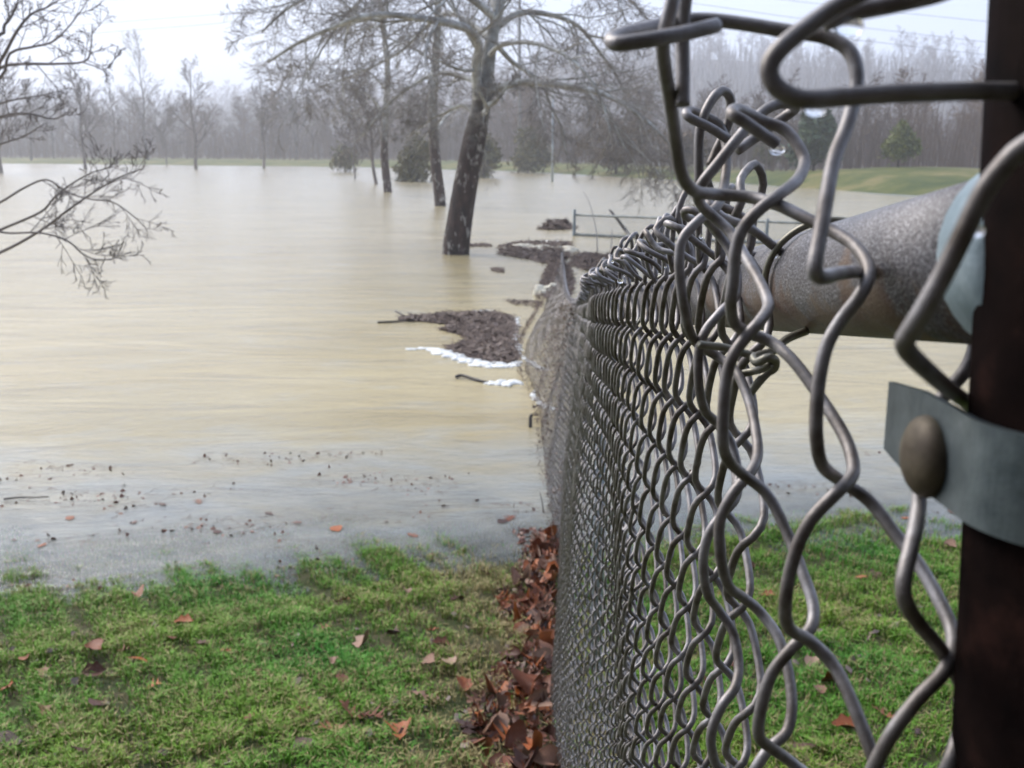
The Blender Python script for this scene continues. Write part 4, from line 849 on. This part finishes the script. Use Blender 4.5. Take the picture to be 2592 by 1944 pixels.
# ------------------------------------------------------------------ grass
def lawn(n, seed):
    rng = np.random.default_rng(seed)
    y = rng.uniform(1.75, 5.35, n * 2); x = rng.uniform(-0.62, 0.66, n * 2) * (y + 0.5)
    h = gh(x, y)
    cl = wob(x, y, 14, 3) * 0.5 + wob(x, y, 31, 6) * 0.5 + 0.35 * wob(x, y, 4.1, 9)
    dry = np.exp(-((x - 0.02 + 0.05 * wob(x, y, 4, 2)) / 0.28) ** 2) * (x < 0.35)
    keep = (h > -0.10) & (rng.uniform(0, 1, len(x)) < np.clip(0.55 + 0.75 * cl - 0.45 * dry, 0.05, 1)) & (rng.uniform(0, 1, len(x)) < np.clip((h + 0.10) / 0.07, 0.15, 1))
    x, y, h, cl, dry = x[keep][:n], y[keep][:n], h[keep][:n], cl[keep][:n], dry[keep][:n]
    m = len(x); L = rng.uniform(0.022, 0.060, m) * (0.9 + 0.65 * np.clip(cl, -.6, 1)); az = rng.uniform(0, 2 * math.pi, m) + 0.8 * wob(x, y, 6, 1)
    bend = rng.uniform(0.3, 1.1, m); wd = rng.uniform(0.0011, 0.0024, m)
    d = np.stack([np.cos(az), np.sin(az), 0 * az], 1); s = np.stack([-np.sin(az), np.cos(az), 0 * az], 1) * wd[:, None]
    p0 = np.stack([x, y, h - 0.004], 1); up = np.array([0, 0, 1.])
    p1 = p0 + up * (L * 0.62)[:, None] + d * (L * bend * 0.25)[:, None]; p2 = p0 + up * (L * (1.02 - 0.35 * bend))[:, None] + d * (L * bend * 0.85)[:, None]
    V = np.stack([p0 - s, p0 + s, p1 + s * .8, p1 - s * .8, p2], 1).reshape(-1, 3); b_ = np.arange(m)[:, None] * 5
    Q = b_ + np.array([[0, 1, 2, 3]]); T = b_ + np.array([[3, 2, 4]])
    g_ = rng.uniform(0, 1, m); tone = 0.5 + 0.5 * wob(x, y, 3.3, 12)
    col = np.stack([0.075 + 0.13 * g_ * tone + 0.04 * tone, 0.185 + 0.13 * g_ + 0.05 * tone, 0.018 + 0.02 * g_], 1)
    straw = rng.uniform(0, 1, m) < np.clip(0.18 + 0.22 * tone + 0.75 * dry + 0.14 * wob(x, y, 8, 3), 0.04, 0.85)
    col[straw] = np.stack([0.26 + 0.14 * g_, 0.21 + 0.12 * g_, 0.085 + 0.07 * g_], 1)[straw]
    o = obj('grass', (V, Q, T), M['grass'], None, origin=(0, 3.4, 0.2), smooth_=False)
    ca = o.data.color_attributes.new('Col', 'FLOAT_COLOR', 'POINT')
    ca.data.foreach_set('color', np.repeat(np.column_stack([col, np.ones(m)]), 5, 0).astype(np.float32).ravel())
    tag(o, 'short wet green lawn grass sloping down to the flood', 'grass', kind='stuff')
lawn(240000, 95)

# ------------------------------------------------------------------ fallen leaves
def leaf_mesh(k):
    rng = np.random.default_rng(200 + k)
    row = [(0, .012), (.12, .014), (.20, .08), (.27, .24), (.34, .07), (.42, .10), (.50, .36), (.58, .08), (.66, .10), (.75, .32), (.83, .07), (.91, .13), (1.0, .006)]
    if k % 3 == 2: row = [(0, .012), (.08, .014), (.18, .2), (.32, .33), (.5, .36), (.68, .30), (.84, .18), (.94, .08), (1.0, .005)]
    c1, c2, c3 = rng.uniform(-1.2, 2.4), rng.uniform(-.9, 1.6), rng.uniform(-1, 1); V = []
    for t_, w_ in row:
        zc = c2 * (t_ - .5) ** 2 + c3 * .15 * math.sin(t_ * 5)
        wl, wr = w_ * rng.uniform(.8, 1.2), w_ * rng.uniform(.8, 1.2); dt = 0.05 if w_ > .2 else 0
        V += [(-wl, t_ - .5 + dt, zc + c1 * wl * wl * 2.2 + rng.normal(0, .03)), (0, t_ - .5, zc), (wr, t_ - .5 + dt, zc + c1 * wr * wr * 1.8 + rng.normal(0, .03))]
    Q = []
    for r_ in range(len(row) - 1):
        a = 3 * r_; Q += [(a, a + 1, a + 4, a + 3), (a + 1, a + 2, a + 5, a + 4)]
    me = mesh_from('leaf', np.array(V), Q, None, True); me.materials.append(M['leaf']); return me
LEAVES = [leaf_mesh(k) for k in range(9)]
def leaf(loc, size, rot, label, group, k=None, flat=0.55):
    o = bpy.data.objects.new('leaf', LEAVES[random.randrange(9) if k is None else k]); COL.objects.link(o)
    o.location = [float(q) for q in loc]; o.rotation_euler = rot; o.scale = (size, size, size * flat)
    tag(o, label, 'leaf', group); return o
rng = np.random.default_rng(96)
def xb_(y): return float(itp(y, XB))
for k in range(285):
    y = 2.15 + 2.75 * rng.uniform() ** 0.9; w_ = 0.185 + 0.05 * math.sin(y * 5) - 0.04 * (y > 4.2)
    t_ = rng.uniform() ** 1.35; x = xb_(y) - 0.015 - t_ * w_
    z = float(gh(x, y)) + 0.012 + rng.uniform(0, 0.10) * (1 - t_) ** 1.5
    z = max(z, 0.008)
    leaf((x, y, z), rng.uniform(.05, .1), (rng.normal(0, .55), rng.normal(0, .55) - 0.5 * (1 - t_), rng.uniform(0, 6.28)), 'wet brown oak leaf in the drift banked along the foot of the fence', 'leaves drifted along the fence', flat=1.0)
up = []
for k in range(1500):
    y = rng.uniform(2.1, 5.0); t_ = rng.uniform() ** 1.2; x = xb_(y) - 0.005 - t_ * (0.22 + .05 * math.sin(y * 5))
    up.append([x, y, max(float(gh(x, y)) + 0.006 + 0.07 * rng.uniform() * (1 - t_) ** 1.5, .004)])
up = np.array(up)
tag(obj('leaf_litter', bits(up, rng, (.03, .07), .002, .92, .5), M['litter'], None, origin=up.mean(0)), 'broken brown leaf scraps under the drift along the fence foot', 'leaf litter', kind='stuff')
scat = [(297, 1297, .10), (745, 1310, .12), (790, 1400, .13), (700, 1375, .09), (400, 1360, .10), (372, 1392, .07), (200, 1418, .11), (300, 1440, .10), (440, 1410, .07), (205, 1468, .10), (650, 1550, .10), (915, 1520, .14), (640, 1490, .08), (720, 1592, .12), (660, 1630, .11), (215, 1537, .12), (8, 1620, .13), (185, 1645, .10), (95, 1470, .10), (60, 1440, .07), (1055, 1252, .10), (880, 1290, .07), (925, 1450, .09), (955, 1410, .10), (988, 1312, .09), (545, 1565, .07), (100, 1555, .08), (850, 1385, .08), (930, 1375, .08), (330, 1500, .08), (490, 1420, .06), (130, 1590, .07), (560, 1470, .06), (270, 1420, .07), (1000, 1500, .10), (1010, 1590, .10), (975, 1450, .09), (20, 1500, .09), (720, 1445, .07)]
for x, y, s in scat:
    p = G(x * DS, y * DS, 0.2)
    for _ in range(4): p = G(x * DS, y * DS, float(gh(p[0], p[1])))
    leaf(p + [0, 0, 0.028], s * .78, (rng.normal(0, .22), rng.normal(0, .22), rng.uniform(0, 6.28)), 'single fallen brown leaf lying on the lawn left of the leaf drift', 'leaves scattered on the left lawn')
for x, y, s, k, lab in [(740, 1480, .085, 2, 'bright orange leaf standing out on the lawn, middle left'), (760, 1556, .14, 0, 'large dark purplish leaf, left one of a touching pair on the lawn'), (800, 1562, .13, 3, 'large dark purplish leaf, right one of a touching pair on the lawn'), (868, 1600, .15, 1, 'lobed tan oak leaf lying flat at the bottom of the lawn')]:
    p = G(x * DS, y * DS, 0.3)
    for _ in range(4): p = G(x * DS, y * DS, float(gh(p[0], p[1])))
    leaf(p + [0, 0, 0.026], s * .72, (rng.normal(0, .2), rng.normal(0, .2), rng.uniform(0, 6.28)), lab, None, k)
for x, y, s in [(1860, 1258, .11), (1800, 1490, .13), (1890, 1255, .09), (1755, 1450, .09), (1830, 1330, .08), (1905, 1560, .12), (1735, 1630, .12), (1835, 1592, .14), (2050, 1190, .10), (1842, 1160, .08), (1660, 1300, .09), (1700, 1370, .08), (1770, 1510, .08), (1960, 1300, .06), (1580, 1450, .10), (1520, 1500, .11), (1560, 1290, .09), (1620, 1230, .08), (1500, 1400, .10), (1930, 1420, .07), (2010, 1480, .08), (1980, 1600, .09)]:
    p = G(x * DS, y * DS, 0.2)
    for _ in range(4): p = G(x * DS, y * DS, float(gh(p[0], p[1])))
    leaf(p + [0, 0, 0.026], s * .7, (rng.normal(0, .25), rng.normal(0, .25), rng.uniform(0, 6.28)), 'single fallen brown leaf on the grass seen through the fence', 'leaves on the grass beyond the fence')
for x, y, s in [(725, 1143, .09), (890, 1157, .08), (1100, 1122, .10), (580, 1110, .07), (640, 1130, .06), (430, 1085, .09), (350, 1090, .07), (290, 1130, .06), (150, 1120, .07), (1085, 1128, .07), (470, 1150, .06), (90, 1180, .07), (2060, 1105, .08), (1960, 1120, .07)]:
    leaf(G(x * DS, y * DS) + [0, 0, 0.004], s, (rng.normal(0, .05), rng.normal(0, .05), rng.uniform(0, 6.28)), 'brown leaf floating flat on the shallow flood edge', 'leaves afloat in the shallows', flat=0.08)

rng = np.random.default_rng(97); fr_ = []
while len(fr_) < 520:
    y = rng.uniform(1.9, 4.7); x = rng.uniform(-.6, .62) * (y + .4)
    if abs(x - .1) < .12 or float(gh(x, y)) < .01 or wob(np.array(x), np.array(y), 3.0, 21) + rng.normal(0, .4) < .1: continue
    fr_.append([x, y, float(gh(x, y)) + rng.uniform(.012, .03)])
fr_ = np.array(fr_)
tag(obj('lawn_scraps', bits(fr_, rng, (.02, .07), .001, .8, .25), M['debris'], None, origin=fr_.mean(0)), 'dull brown leaf fragments sunk into the lawn grass', 'leaf litter', kind='stuff')

# ------------------------------------------------------------------ haze
hz = bpy.data.materials.new('damp_air'); hz.use_nodes = True; t = hz.node_tree; t.nodes.clear()
o_ = t.nodes.new('ShaderNodeOutputMaterial'); pv = t.nodes.new('ShaderNodeVolumePrincipled')
pv.inputs['Color'].default_value = (0.93, 0.95, 1.0, 1); pv.inputs['Density'].default_value = 0.0014; pv.inputs['Anisotropy'].default_value = 0.2
t.links.new(pv.outputs[0], o_.inputs['Volume'])
bx = np.array([[x, y, z] for x in (-700, 700) for y in (-170, 800) for z in (-3, 75)], float)
fq = [(0, 1, 3, 2), (4, 6, 7, 5), (0, 4, 5, 1), (2, 3, 7, 6), (0, 2, 6, 4), (1, 5, 7, 3)]
tag(obj('haze', (bx, fq, None), hz, None, smooth_=False), 'thin damp haze over the whole scene', 'haze', kind='stuff')

for o in bpy.data.objects:
    if '_o' in o: del o['_o']
